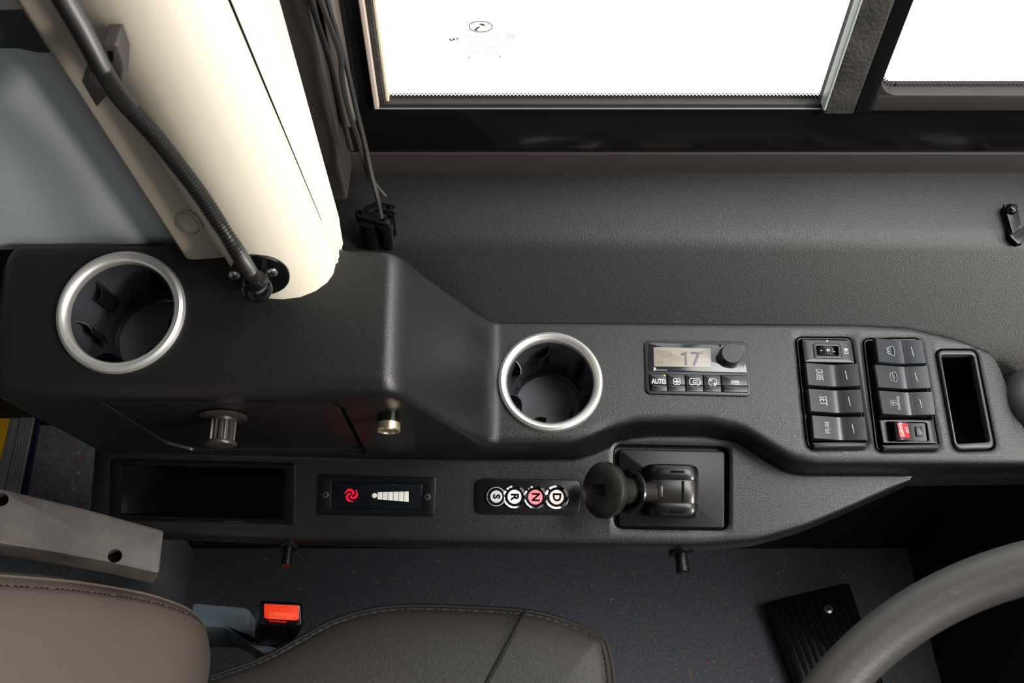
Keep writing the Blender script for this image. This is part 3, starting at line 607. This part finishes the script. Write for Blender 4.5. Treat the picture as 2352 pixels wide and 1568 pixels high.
rocker(F_s2, [(2007, 777), (2117, 781), (2127, 837), (2015, 834)], 'dark rocker switch with screen defrost symbol, top of the right column', lambda T, pt, zt, r, ro: sym(r, pt, zt, .27, .5, [shield, wav(-2), wav(0), wav(2)], .0004, .00105), M_sw2, .004)
rocker(F_s2, [(2005, 838), (2130, 840), (2138, 894), (2014, 892)], 'rocker switch with screen washer symbol, second in the right column', lambda T, pt, zt, r, ro: sym(r, pt, zt, .30, .5, [shield, arc(-1.6, 1.8, .8, 0, 360, 10), arc(0, 1.8, .8, 0, 360, 10), arc(1.6, 1.8, .8, 0, 360, 10)], .0004, .00105))
def emf(T, pt, zt, r, ro):
    T('Emergency', .0046, .36, .5, .62)
    sym(r, pt, zt, .25, .5, [arc(1.5 * math.cos(a), 1.5 * math.sin(a), 1.4, 0, 360, 14) for a in (.785, 2.356, 3.927, 5.498)], .0003, .001)
rocker(F_s2, [(2014, 897), (2141, 900), (2149, 955), (2024, 953)], 'Emergency rocker switch with fan symbol, third in the right column', emf)
# headlight level thumbwheel
f = F_s1; H = .0035; t = thing('headlight_level_switch', 'thumbwheel switch with lamp symbol, top of the left column', 'switch', f.M, 'switches topping and ending the columns')
q = f.Q([(1842, 779), (1955, 781), (1963, 833), (1848, 831)], H); wq = f.Q([(1874, 794), (1924, 795), (1926, 817), (1877, 816)], H)
hs = put('housing', frame(NB(), q, wq, -.012, H, .001, .0012, .0006), mat('level_face', '#161515', .3), t)
put('wheel_surround', frame(NB(), offs(wq, -.0028), wq, H - .0002, H + .0006, .0025, .0012, .0003), M_blk, hs)
cw = sum((Vector(p) for p in wq), Vector((0, 0))) / 4; wx = (Vector(wq[1]) - Vector(wq[0])).length; wl = max(p[0] for p in wq) - min(p[0] for p in wq); wh = max(p[1] for p in wq) - min(p[1] for p in wq)
bm = NB(); L = []; RW = wl * .52
for y, dr in ((-.46, .0004), (-.42, 0), (-.24, 0), (-.22, -.0005), (.22, -.0005), (.24, 0), (.42, 0), (.46, .0004)):
    rib = abs(y) > .23 and abs(y) < .45
    L.append([((RW - dr + (.00025 if rib and k % 2 else 0)) * math.cos(math.pi * k / 36), y * wh, (RW - dr + (.00025 if rib and k % 2 else 0)) * math.sin(math.pi * k / 36)) for k in range(37)])
stack(bm, L); bmesh.ops.transform(bm, matrix=Matrix.Translation((cw.x, cw.y, H - RW + .0012)) @ Matrix.Diagonal((.98, 1, 1, 1)), verts=bm.verts); wh_ = put('thumbwheel', bm, M_swd, t)
for s, dx in (('1', -.0052), ('0', 0), ('-1', .0052)): put('number', text(s, .0044, .0001, 1, -90, (cw.x + dx, cw.y, H + .0018 - dx * dx / 2 / RW)), M_wht, wh_)
put('marker', slab(NB(), f.Q([(1897, 781), (1902, 781), (1900, 786)], H), H - .0002, H + .0002, .0001, .0001, 1), M_wht, hs)
c = f.L(1943, 806, H); put('lamp_symbol', strokes(NB(), [arc(c[0] + .0002, c[1] - .0012, .0014, 0, 180, 8) + [(c[0] - .0012, c[1] - .0024), (c[0] + .0016, c[1] - .0024), (c[0] + .0016, c[1] - .0012)], [(c[0] - .0016, c[1] + .0012), (c[0] + .002, c[1] + .0012)], [(c[0] - .0016, c[1] + .002), (c[0] + .002, c[1] + .002)], [(c[0] + .0002, c[1] + .0006), (c[0] + .0002, c[1] + .003)]], .0004, H - .0002, H + .0002), M_wht, hs)
# emergency switch with red guard
f = F_s2; t = thing('emergency_switch', 'switch with red HV Emergency cap, bottom of the right column', 'switch', f.M, 'switches topping and ending the columns'); H = .001
q = f.Q([(2019, 963), (2143, 963), (2153, 1018), (2028, 1017)], H); iq = f.Q([(2034, 968), (2128, 970), (2134, 1012), (2040, 1013)], H)
hs = put('housing', frame(NB(), q, iq, -.012, H, .001, .002, .0006), M_blk, t)
put('well', slab(NB(), offs(iq, -.0002), -.012, -.006, .002, .0002), M_pit, hs)
rq = [Vector(f.L(x, y, H)) for x, y in ((2049, 969), (2128, 971), (2133, 1011), (2054, 1012))]; L = []
for u, z in ((0, -.006), (.01, -.001), (.05, .002), (.16, .0038), (.28, .0034), (.45, .0005), (.6, -.0006), (.97, -.0004), (1, -.006)):
    a = rq[0].lerp(rq[1], u); b = rq[3].lerp(rq[2], u); L.append([(a.x, a.y, -.008), (a.x, a.y, z), (b.x, b.y, z), (b.x, b.y, -.008)])
rk = put('rocker', stack(NB(), L), M_swd, t)
cq = [(2061, 971), (2087, 971), (2092, 1003), (2067, 1003)]; c4 = [Vector(f.L(x, y, .004)) for x, y in cq]; L = []
for u, z in ((0, .0041), (.35, .0040), (.7, .0028), (1, .0014)):
    a = c4[0].lerp(c4[1], u); b = c4[3].lerp(c4[2], u); L.append([(a.x, a.y, z - .003), (a.x, a.y, z), (b.x, b.y, z), (b.x, b.y, z - .003)])
cp = put('red_cap', stack(NB(), L), M_rdc, t, label='red lettered cap')
for s, x_, y_, sz, sx_, zz in (('Emergency', 2071.5, 987, .0045, .62, .0042), ('HV', 2083, 987, .0044, .9, .0032)):
    c = f.L(x_, y_, zz); put('lettering', text(s, sz, .0001, sx_, rot=-80, at=(c[0], c[1], zz + (.0001 if s != 'HV' else -.0002))), M_wht, cp)
c = f.L(2112, 990, H); put('catch', slab(NB(), rect(c[0], c[1], .006, .009), -.003, .0008, .0004, .0005, 2), M_blk, rk)
# ------------------------------------------------------------------ empty pocket
f = F_pk; t = thing('storage_pocket', 'deep empty upright pocket with satin rim at the right end of the console', 'storage pocket', f.M)
po = f.Q([(2154, 803), (2242, 803), (2286, 1028), (2196, 1031)], .002); pi = f.Q([(2163, 814), (2236, 814), (2275, 1014), (2198, 1018)], .002)
put('rim', frame(NB(), po, pi, -.006, .0015, .006, .003, .0015), mat('rim_satin', '#38383a', .34), t)
bm = NB(); L = lambda d, z: [(x, y, z) for x, y in rp(offs(pi, d), .0035, 4)]; stack(bm, [L(-.0005, -.002), L(.001, -.08)], False, True); stack(bm, [L(-.0016, -.002), L(-.0006, -.082)], False, True); put('well', bm, M_gls, t)
# ------------------------------------------------------------------ turn latches under the ledge
for (x, y, s, lb) in ((663, 1254, .8, 'small black turn latch under the ledge below the open storage box'), (1564, 1271, 1.0, 'small black turn latch under the ledge below the lever plate')):
    Yp = D_(PL.at(x, 1245).x).x + .001; pl = Plane((0, Yp, 0), (0, -1, 0)); f = Fr(pl, x, y); t = thing('turn_latch', lb, 'latch', f.M, 'turn latches under the console ledge')
    put('washer', lathe(NB(), [(0, -.003), (.0112 * s, -.003), (.0112 * s, .001), (.0095 * s, .002), (.005 * s, .002)], 32), M_blk, t)
    put('knob', lathe(NB(), [(0, 0), (.0058 * s, 0), (.0056 * s, .013), (.0062 * s, .0135), (.0060 * s, .0185), (.0052 * s, .019), (0, .019)], 12), M_blk, t)
# ------------------------------------------------------------------ window pillar with its cover
pil = thing('pillar_cover', 'tall cream leatherette window pillar cover rising from the raised console', 'pillar cover', Matrix.Translation((-.18, .45, .95)))
PB = hz(.955)
def pcol(name, pts, m, z_ext=-.02):              # (base pixel on the raised top, y of that plane) -> top pixel at y=0 of the photo
    base = [PT.at(x, y) for x, y, tx in pts]; L0 = []; L1 = []; L2 = []
    for (x, y, tx), b in zip(pts, base):
        tp = on(tx, 0, Vector((0, b.y, 0)), Vector((0, 1, 0))); d = (tp - b); d = d / d.z
        L0.append(b - d * .015); L1.append(b); L2.append(b + d * (2.24 - b.z))
    bm = NB(); stack(bm, [L0, L1, [a.lerp(c, .1) for a, c in zip(L1, L2)], [a.lerp(c, .25) for a, c in zip(L1, L2)], [a.lerp(c, .5) for a, c in zip(L1, L2)], L2]); return put(name, bm, m, pil, world=True, ang=22)
def lerpx(p, q, n): return [(p[0] + (q[0] - p[0]) * k / n, p[1] + (q[1] - p[1]) * k / n) for k in range(n)]
# cross-section of the cream cover, pixels along its foot; third value: where that line leaves the top of the photo
foot = [(516, 590, 130), (530, 612, 140), (545, 637, 150), (560, 655, 170), (585, 674, 215), (615, 685, 262), (650, 687, 310), (690, 682, 368), (725, 668, 420), (752, 648, 464), (766, 628, 498), (771, 605, 516), (772, 580, 528), (700, 560, 460), (560, 560, 300)]
cover = pcol('cream_cover', foot, M_crm)
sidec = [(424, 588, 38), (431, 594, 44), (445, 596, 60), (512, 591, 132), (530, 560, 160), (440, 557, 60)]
sc_ = pcol('side_cover', sidec, M_tau); sc_['label'] = 'beige side cover with shade painted in'
pcol('edge_trim', [(771, 606, 516), (777, 602, 523), (776, 590, 524), (765, 585, 512)], M_crs)
pcol('groove', [(775, 600, 523), (775, 592, 532), (768, 580, 530), (764, 590, 515)], M_pit)
pcol('edge_trim', [(776, 596, 531), (779, 588, 545), (775, 562, 546), (764, 570, 528)], M_crs)
pcol('edge_trim', [(773, 565, 545), (771, 540, 560), (764, 535, 556), (762, 560, 540)], mat('pale_grey_trim', '#c3c4bb', .5))
pcol('edge_trim', [(772, 545, 559), (776, 528, 572), (771, 490, 605), (770, 468, 641), (745, 480, 620), (740, 540, 540)], M_crs)
# round screw cap on the side cover
cb = PT.at(445, 596); pc = on(430, 508, Vector((0, cb.y + .001, 0)), Vector((0, 1, 0)))
Mc = Matrix.Translation(pc) @ Vector((-.25, -1, .1)).to_track_quat('Z', 'Y').to_matrix().to_4x4()
put('screw_cap', lathe(NB(), [(.0118, -.004), (.0118, .001), (.0105, .002), (.0098, .0008), (.0095, .0022), (.006, .0042), (0, .005)], 36, Mc), M_tau, sc_, world=True)
# ------------------------------------------------------------------ gooseneck with its foot
bf = PT.at(615, 685).y; pln = Plane((-.186, bf - .003, .975), (.10, -1, .05)); f = Fr(pln, 598, 632)
gn = thing('gooseneck_microphone_arm', 'black ribbed flexible gooseneck arm on a round foot fixed to the cream pillar', 'gooseneck arm', f.M)
ft = put('foot_disc', lathe(NB(), [(0, -.004), (.0205, -.004), (.0205, .0005), (.0195, .0012), (0, .0012)], 56), M_gls, gn)
for (x, y) in ((538, 634), (625, 627)):
    c = f.L(x, y, .002); screw(ft, c, .0040, .0015, M_stl, M_mat)
ctr = f.o + pln.n * .001; ball = on(590, 661, Vector((0, ctr.y - .019, 0)), Vector((0, 1, 0)))
tyl = [(585, 640), (573, 622), (545, 578), (500, 508), (455, 440), (405, 375), (360, 318), (310, 262), (270, 215), (238, 165), (210, 112), (182, 60), (150, 5), (118, -55), (80, -130)]
Ys = [ball.y - .002, ball.y - .001, .404, .410, .414, .416, .416, .415, .413, .409, .402, .393, .383, .372, .36]
hp = [on(x, y, Vector((0, yy, 0)), Vector((0, 1, 0))) for (x, y), yy in zip(tyl, Ys)]
put('elbow', tube(NB(), catmull([ctr - pln.n * .002, ctr.lerp(ball, .6), ball, ball.lerp(hp[0], .5) , hp[0]], 6), .0074, 20), M_gls, gn, world=True)
put('ball_joint', lathe(NB(), [(0, -.0106)] + [(.0106 * math.cos(a * math.pi / 16), .0106 * math.sin(a * math.pi / 16)) for a in range(-7, 8)] + [(0, .0106)], 32, Matrix.Translation(ball)), M_gls, gn, world=True)
put('sleeve', tube(NB(), [ball.lerp(hp[0], .45), hp[0], hp[1]], .0052, 24), M_hose, gn, world=True)
sp_ = catmull(hp[1:], 60); dens = []; acc = 0; step = .0004; last = sp_[0]; dens.append(last)
for a, b in zip(sp_, sp_[1:]):
    seg = (b - a).length; d = step - acc
    while d < seg: dens.append(a.lerp(b, d / seg)); d += step
    acc = seg - (d - step)
tot = len(dens); rad = []
for i in range(tot):
    smooth_zone = .515 < i / tot < .63
    rad.append(.0054 if smooth_zone else .0047 + .0006 * math.sin(math.pi * i / 3))
put('ribbed_hose', tube(NB(), dens, rad, 18), M_hose, gn, world=True)
# clip that holds the hose
cpn = Plane((-.33, .430, 1.2), (.05, -1, 0)); f = Fr(cpn, 262, 165, 300, 215)
ck = thing('hose_clip', 'dark grey clip holding the gooseneck on the pillar', 'clip', f.M); G = lambda P_, H: ccw([f.L(x, y, H) for x, y in P_])
M_clip = mat('clip_grey', '#363230', .45)
put('clip_base', slab(NB(), G([(206, 176), (272, 130), (290, 160), (232, 232)], .006), -.002, .006, .001, .0006), M_clip, ck)
put('clip_jaw', slab(NB(), G([(232, 104), (268, 103), (284, 150), (282, 206), (262, 175), (240, 130)], .016), -.002, .016, .0015, .0015), M_clip, ck)
put('clip_jaw', slab(NB(), G([(186, 188), (205, 176), (248, 218), (222, 249)], .013), -.001, .013, .001, .0012), M_clip, ck)
put('clip_hole', slab(NB(), G([(247, 118), (260, 114), (262, 136), (254, 148)], .016), .015, .0163, .0008, .0002), M_pit, ck)
# ------------------------------------------------------------------ cord bracket and cords
zb = W2.at(850, 540).z; zt_ = zb + .030; f = Fr(hz(zt_), 862, 512); cbk = thing('cord_bracket', 'small black two-post bracket with holes on the grained panel by the pillar', 'bracket', f.M)
Gz = lambda P_: ccw([f.L(x, y) for x, y in P_])
def hole_plate(px, holes, z0, z1, nm):
    bmx = NB(); slab(bmx, Gz(px), z0, z1, .0025, .0008, 5); o = put(nm, bmx, M_blk, cbk)
    for hx_, hy_, r in holes:
        c = NB(); p = f.L(hx_, hy_); lathe(c, [(0, z0 - .01), (r, z0 - .01), (r, z1 + .01), (0, z1 + .01)], 20, f.M @ Matrix.Translation((p[0], p[1], 0))); boolean(o, c)
    return o
hole_plate([(814, 483), (826, 480), (860, 489), (884, 495), (897, 503), (893, 516), (880, 514), (850, 505), (818, 497)], [(825, 488, .0022), (876, 503, .0024)], -.007, 0, 'front_plate')
hole_plate([(832, 474), (862, 460), (905, 468), (911, 476), (907, 486), (890, 482), (862, 478), (845, 486)], [(889, 474, .0024)], -.006, -.001, 'rear_plate')
a = f.L(846, 494); put('post', lathe(NB(), [(0, -.034), (.0098, -.033), (.0085, -.006), (.0085, -.004), (0, -.004)], 28, Matrix.Translation((a[0], a[1] - .002, 0))), M_blk, cbk)
a = f.L(882, 505); put('post', lathe(NB(), [(0, -.035), (.0058, -.034), (.0064, -.012), (.0072, -.011), (.0072, -.004), (0, -.004)], 20, Matrix.Translation((a[0], a[1], 0))), M_blk, cbk)
a = f.L(897, 480); put('post', lathe(NB(), [(0, -.034), (.0042, -.033), (.0042, -.003), (0, -.003)], 16, Matrix.Translation((a[0], a[1], 0))), M_blk, cbk)
def cord(pts, r, lb, fl=1):
    ps = catmull([on(x, y, Vector((0, yy, 0)), Vector((0, 1, 0))) for x, y, yy in pts], 8); t = put('cord', tube(NB(), ps, r, 8, flat=fl), M_crd); t['label'] = lb; t['category'] = 'cord'; t['group'] = 'black cords hanging to the bracket'
cord([(690, -130, .585), (735, 0, .585), (762, 70, .585), (782, 130, .585), (786, 185, .585), (800, 250, .585), (822, 320, .585), (842, 390, .58), (862, 425, .578), (884, 452, .575)], .0021, 'flat grey-black cord with its loose end behind the bracket', .5)
cord([(720, -130, .59), (752, 0, .59), (776, 80, .59), (800, 170, .59), (818, 250, .59), (838, 330, .585), (853, 400, .575), (866, 450, .565), (876, 500, .56)], .0020, 'round black cord running down into the front plate of the bracket')
cord([(672, -130, .60), (722, 30, .60), (760, 150, .60), (780, 240, .60), (806, 345, .60)], .0024, 'short flat cord ending above the grained panel', .4)
# ------------------------------------------------------------------ bent bracket at the right edge
f = Fr(W2, 2325, 500, 2338, 520); t = thing('bent_bracket', 'bent black metal bracket with a shiny round screw at the right edge of the panel', 'bracket', f.M)
Gw = lambda P_, h=.009: ccw([f.L(x, y, h) for x, y in P_])
put('plate', slab(NB(), Gw([(2306, 468), (2336, 468), (2346, 514), (2326, 538)]), .006, .009, .001, .0006), M_blk, t)
put('foot', slab(NB(), Gw([(2303, 474), (2310, 474), (2329, 540), (2350, 520), (2365, 530), (2348, 560), (2335, 562), (2318, 545)], .004), -.001, .006, .001, .0006), M_blk, t)
c = f.L(2324, 480, .010); put('screw', lathe(NB(), [(.0054, .008), (.0054, .0098), (.004, .012), (.0018, .0132), (0, .0134)], 28, Matrix.Translation((c[0], c[1], 0))), M_gls, t)
# ------------------------------------------------------------------ dark round housing by the pocket
t = thing('round_housing', 'smooth dark grey round housing at the right end of the console', 'housing', Matrix.Translation(PR.at(2400, 915)))
put('dome', lathe(NB(), [(0, -.045), (.034, -.045), (.034, -.004), (.0325, .004), (.028, .010), (.021, .013), (0, .014)], 48), mat('housing_grey', '#3b3b3d', .4), t)
put('inner_ring', lathe(NB(), [(.0215, .0125), (.020, .0155), (.018, .0155), (.017, .0130)], 40), M_sil, t)
# ------------------------------------------------------------------ driver seat
ZC = .60; seat = thing('driver_seat', 'dark leather driver seat with curved stitched cushion and brown-grey backrest', 'seat', Matrix.Translation((-.08, .03, 0)))
pc_ = hz(ZC); edge = [(430, 1620), (440, 1560), (500, 1535), (560, 1515), (620, 1490), (690, 1452), (760, 1415), (850, 1388), (950, 1379), (1090, 1383), (1215, 1392), (1300, 1413), (1385, 1452), (1408, 1500), (1418, 1568), (1425, 1680)]
ep = [pc_.at(x, y) for x, y in edge]; ep = [p for p in catmull(ep, 4)]; poly = [(p.x, p.y) for p in ep]; xr_ = poly[-1][0]; xl_ = poly[0][0]
poly = poly + [(xr_ + .002, -.1), (xr_ - .03, -.18), (xr_ - .10, -.22), (xl_, -.22)]; poly = ccw(poly)
def toc(L, t, z, c=Vector((-.10, .08))):
    return [(p[0] + (c.x - p[0]) * t, p[1] + (c.y - p[1]) * t, z) for p in L]
def cl(d, z): return [(x, y, z) for x, y in offs(poly, d)]
bm = NB(); stack(bm, [cl(.03, ZC - .12), cl(.012, ZC - .10), cl(.004, ZC - .05), cl(0, ZC - .012), cl(.0005, ZC - .006), cl(.003, ZC - .003), cl(.0045, ZC - .0042), cl(.006, ZC - .001), cl(.0085, ZC + .003), cl(.010, ZC + .0022), cl(.012, ZC + .005), cl(.017, ZC + .008)] + [toc(cl(.017, 0), t_, z_) for t_, z_ in ((.06, ZC + .011), (.15, ZC + .014), (.3, ZC + .016), (.5, ZC + .016), (.97, ZC + .016))])
cush = put('cushion', bm, M_lea, seat, world=True, ang=50)
bm = NB(); ii = offs(poly, .0095); acc = 0; Pn = [Vector((x, y, ZC + .0035)) for x, y in ii]
def stitch(bm, Pn, step=.0052, r=.00045, gap=.45):
    d = 0
    for a, b in zip(Pn, Pn[1:]):
        L_ = (b - a).length; s = 0
        while s + step < L_: tube(bm, [a.lerp(b, s / L_), a.lerp(b, (s + step * (1 - gap)) / L_)], r, 5); s += step
    return bm
stitch(bm, Pn[:70]); put('stitching', bm, M_thr, cush, world=True)
sa, sb = hz(ZC + .004).at(1208, 1403), hz(ZC + .016).at(1100, 1600); sm = hz(ZC + .0135).at(1185, 1445)
put('seam', tube(NB(), catmull([sa, sm, sb], 8), .0021, 8, flat=.6), M_thr, cush, world=True)
# pedestal
put('pedestal', box(NB(), (-.30, -.17, 0), (.02, .2, .46), .02), M_drk, seat, world=True)
# backrest
nb = Vector((.94, 0, .342)).normalized(); pbk = Plane((-.274, .286, .62), nb)
bpx = [(470, 1700), (482, 1600), (492, 1530), (490, 1478), (478, 1425), (455, 1396), (420, 1376), (340, 1350), (200, 1325), (60, 1311), (-60, 1302)]
fb_ = Fr(pbk, 300, 1450); fb_.x = Vector((0, 1, 0)); fb_.y = fb_.z.cross(fb_.x); mm = Matrix((fb_.x, fb_.y, fb_.z)).transposed().to_4x4(); mm.translation = fb_.o; fb_.M = mm; fb_.Mi = mm.inverted()
bp2 = [fb_.Mi @ p for p in catmull([pbk.at(x, y) for x, y in bpx], 3)]; bp2 = [(p.x, p.y) for p in bp2]
ymid = (fb_.Mi @ Vector((-.3, .01, .7))).x; low = min(p[1] for p in bp2)
x_hi = bp2[-1][0]; y_hi = bp2[-1][1]
half = bp2 + [(x_hi - .004, y_hi + .12), (x_hi - .03, y_hi + .22), (x_hi - .10, y_hi + .27)]
full = half + [(2 * ymid - x, y) for x, y in half[::-1] if y > low + .01]
full = ccw(full)
def bl(d, z): return [(x, y, z) for x, y in offs(full, d)]
bm = NB(); stack(bm, [bl(.03, -.10), bl(.008, -.085), bl(.0, -.05), bl(-.001, -.022), bl(.001, -.016), bl(.0005, -.014), bl(.0, -.009), bl(.003, -.004), bl(.0045, -.005), bl(.0065, -.001), bl(.011, .003), bl(.0118, .0025), bl(.0125, .0045), bl(.017, .008)] + [toc(bl(.017, 0), t_, z_, Vector((ymid, (low + y_hi) / 2 + .1))) for t_, z_ in ((.06, .012), (.15, .016), (.3, .018), (.5, .018), (.97, .018))])
back = put('backrest', bm, M_leb, seat, world=True, ang=50, M=fb_.M)
bm = NB(); Pn = [Vector((x, y, .0035)) for x, y in offs(full, .0118)]; Pn = Pn if True else Pn; stitch(bm, Pn[:60]); stitch(bm, Pn[-60:]); put('stitching', bm, M_thr, back, world=True, M=fb_.M)
# folded armrest beside the backrest
ar = Plane(hz(.80).at(370, 1270), (.42, -.10, .9)); f = Fr(ar, 370, 1270, 250, 1235); aq = f.Q([(-90, 1098), (0, 1120), (200, 1168), (377, 1217), (366, 1318), (340, 1312), (250, 1291), (100, 1264), (0, 1248), (-90, 1236)])
arm = put('armrest', slab(NB(), aq, -.03, 0, .003, .002), M_arm, seat, world=True, M=f.M)
for x, y in ((264, 1276), (2, 1147)):
    c = NB(); p = f.L(x, y); lathe(c, [(0, -.012), (.0052, -.012), (.0052, .01), (0, .01)], 24, WM[seat.name].inverted() @ f.M @ Matrix.Translation((p[0], p[1], 0)))
    arm_m = arm; 
    bmesh.ops.transform(c, matrix=WM[seat.name], verts=c.verts); boolean(arm, c)
    put('hole_bottom', disc(p, .0051, -.0121, -.0105, .0001, 20), M_pit, arm, world=True, M=f.M)
# blue-grey side plastic of the seat base
f = Fr(hz(.555), 520, 1420); q = f.Q([(440, 1383), (480, 1386), (560, 1393), (574, 1400), (575, 1465), (660, 1482), (700, 1470), (655, 1500), (600, 1499), (570, 1478), (545, 1455), (515, 1442), (486, 1440), (440, 1440)])
put('side_trim', slab(NB(), q, -.06, 0, .004, .003), M_blu, seat, world=True, M=f.M)
# ------------------------------------------------------------------ belt buckle
nb2 = Vector((.10, -.42, .90)).normalized(); pb = Plane(hz(.625).at(645, 1410), nb2); f = Fr(pb, 645, 1410, 690, 1414)
bk = thing('belt_buckle', 'black seat belt buckle with orange-red release button between seat cushion and ledge', 'buckle', f.M)
tq = f.Q([(601, 1383), (688, 1388), (693, 1440), (583, 1437), (592, 1395)])
tq = f.Q([(598, 1382), (690, 1387), (694, 1438), (594, 1434)])
bm = NB(); L = lambda d, z, sh=0: [(x - sh * .45, y - sh, z) for x, y in rp(offs(tq, d), .004, 5)]; stack(bm, [L(.004, -.06, .030), L(-.001, -.03, .013), L(-.001, -.004), L(.0005, -.0008), L(.002, 0)]); put('housing', bm, M_blk, bk)
rb = put('release_button', slab(NB(), f.Q([(606, 1386), (686, 1390), (686, 1422), (678, 1425), (614, 1421), (606, 1418)], .002), -.004, .0022, .001, .0008), M_org, bk)
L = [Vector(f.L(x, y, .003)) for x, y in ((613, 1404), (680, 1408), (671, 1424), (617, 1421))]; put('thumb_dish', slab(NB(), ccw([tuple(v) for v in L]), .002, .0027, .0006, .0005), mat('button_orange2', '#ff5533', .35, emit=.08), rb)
sl = put('slot', slab(NB(), f.Q([(610, 1423), (681, 1427), (679, 1436), (611, 1432)], .001), -.003, .0004, .001, .0002), M_pit, bk)
put('red_insert', slab(NB(), f.Q([(617, 1423), (660, 1426), (655, 1430), (617, 1428)], .001), -.002, .0008, .0004, .0002), mat('insert_red', '#a81410', .3), sl)
# ------------------------------------------------------------------ steering wheel
an = math.radians(25); wn = Vector((-math.sin(an), 0, math.cos(an))); wc = Vector((.336, .009, .954)); Mw = Matrix((Vector((math.cos(an), 0, math.sin(an))), Vector((0, 1, 0)), wn)).transposed().to_4x4(); Mw.translation = wc
sw = thing('steering_wheel', 'large dark leather-rimmed steering wheel, its near arc in the lower right corner', 'steering wheel', Mw)
put('rim', tube(NB(), [(.225 * math.cos(a), .225 * math.sin(a), 0) for a in [2 * math.pi * k / 160 for k in range(160)]], .0158, 28, closed=True), M_whl, sw)
put('hub', lathe(NB(), [(0, -.06), (.055, -.06), (.08, -.05), (.08, -.02), (.07, -.012), (0, -.008)], 48), M_blk, sw)
for a in (15, 165, 270):
    A = math.radians(a); bm = NB(); tube(bm, [(.06 * math.cos(A), .06 * math.sin(A), -.035), (.14 * math.cos(A), .14 * math.sin(A), -.03), (.215 * math.cos(A), .215 * math.sin(A), -.004)], [.026, .02, .016], 14, flat=.4); put('spoke', bm, M_blk, sw)
tube_ = NB(); tube(tube_, [Vector((0, 0, -.06)), Vector((.0, 0, -.85))], .05, 24); put('column', tube_, M_drk, sw)
# ------------------------------------------------------------------ footrest pad, step edge, footwell
fp = Plane(hz(.05).at(1880, 1440), (-.12, 0, 1)); f = Fr(fp, 1880, 1440, 1890, 1530 if 0 else 1437)
t = thing('footrest_pad', 'ribbed black rubber footrest pad with one bright screw on the floor', 'footrest', f.M)
q = f.Q([(1762, 1380), (1950, 1335), (2040, 1600), (1860, 1640)]); put('pad', slab(NB(), q, -.05, 0, .008, .003), M_mat, t)
for k in range(11):
    a0 = Vector(f.L(1776 + k * 16.2, 1386 - k * 3.9)); b0 = Vector(f.L(1866 + k * 15.6, 1625 - k * 3.4)); bm = NB(); tube(bm, [(a0.x, a0.y, 0), (b0.x, b0.y, 0)], .0028, 6, flat=.7); put('rib', bm, M_mat, t)
screw(t, f.L(1902, 1400), .0068, .0035, M_stl, M_pit, rot=50)
st = thing('step_edge', 'aluminium step edge with yellow and navy strips on the raised floor behind the console', 'step edge', Matrix.Translation(hz(.41).at(40, 1050)))
fz = hz(.412); f = Fr(fz, 40, 1050)
def strip(nm, px, m, h1=.004): return put(nm, slab(NB(), f.Q(px), -.002, h1, .0005, .0005), m, st, world=True, M=f.M)
E_ = lambda x, y, k: (x + k, y)
strip('yellow_strip', [(-160, 900), (40, 900), (-35, 1235), (-260, 1235)], M_yel); strip('plate', [(40, 900), (66, 900), (-5, 1235), (-35, 1235)], M_alu)
for k in range(5): strip('ridge', [(66 + k * 6, 900), (71 + k * 6, 900), (0 + k * 7, 1235), (-5 + k * 7, 1235)], M_alu, .0065)
strip('navy_strip', [(97, 900), (105, 900), (44, 1235), (32, 1235)], M_nav)
o = bx('footwell_panel', (.66, .1, 0), (.70, .66, .60), M_drk); o['label'] = 'dark footwell panel at the front end of the floor'; o['category'] = 'panel'
bm = NB(); box(bm, (XL + .01, .52, 0), (1.2, .66, .555)); struct(put('wall_footwell', bm, M_drk)) if 0 else bm.free()
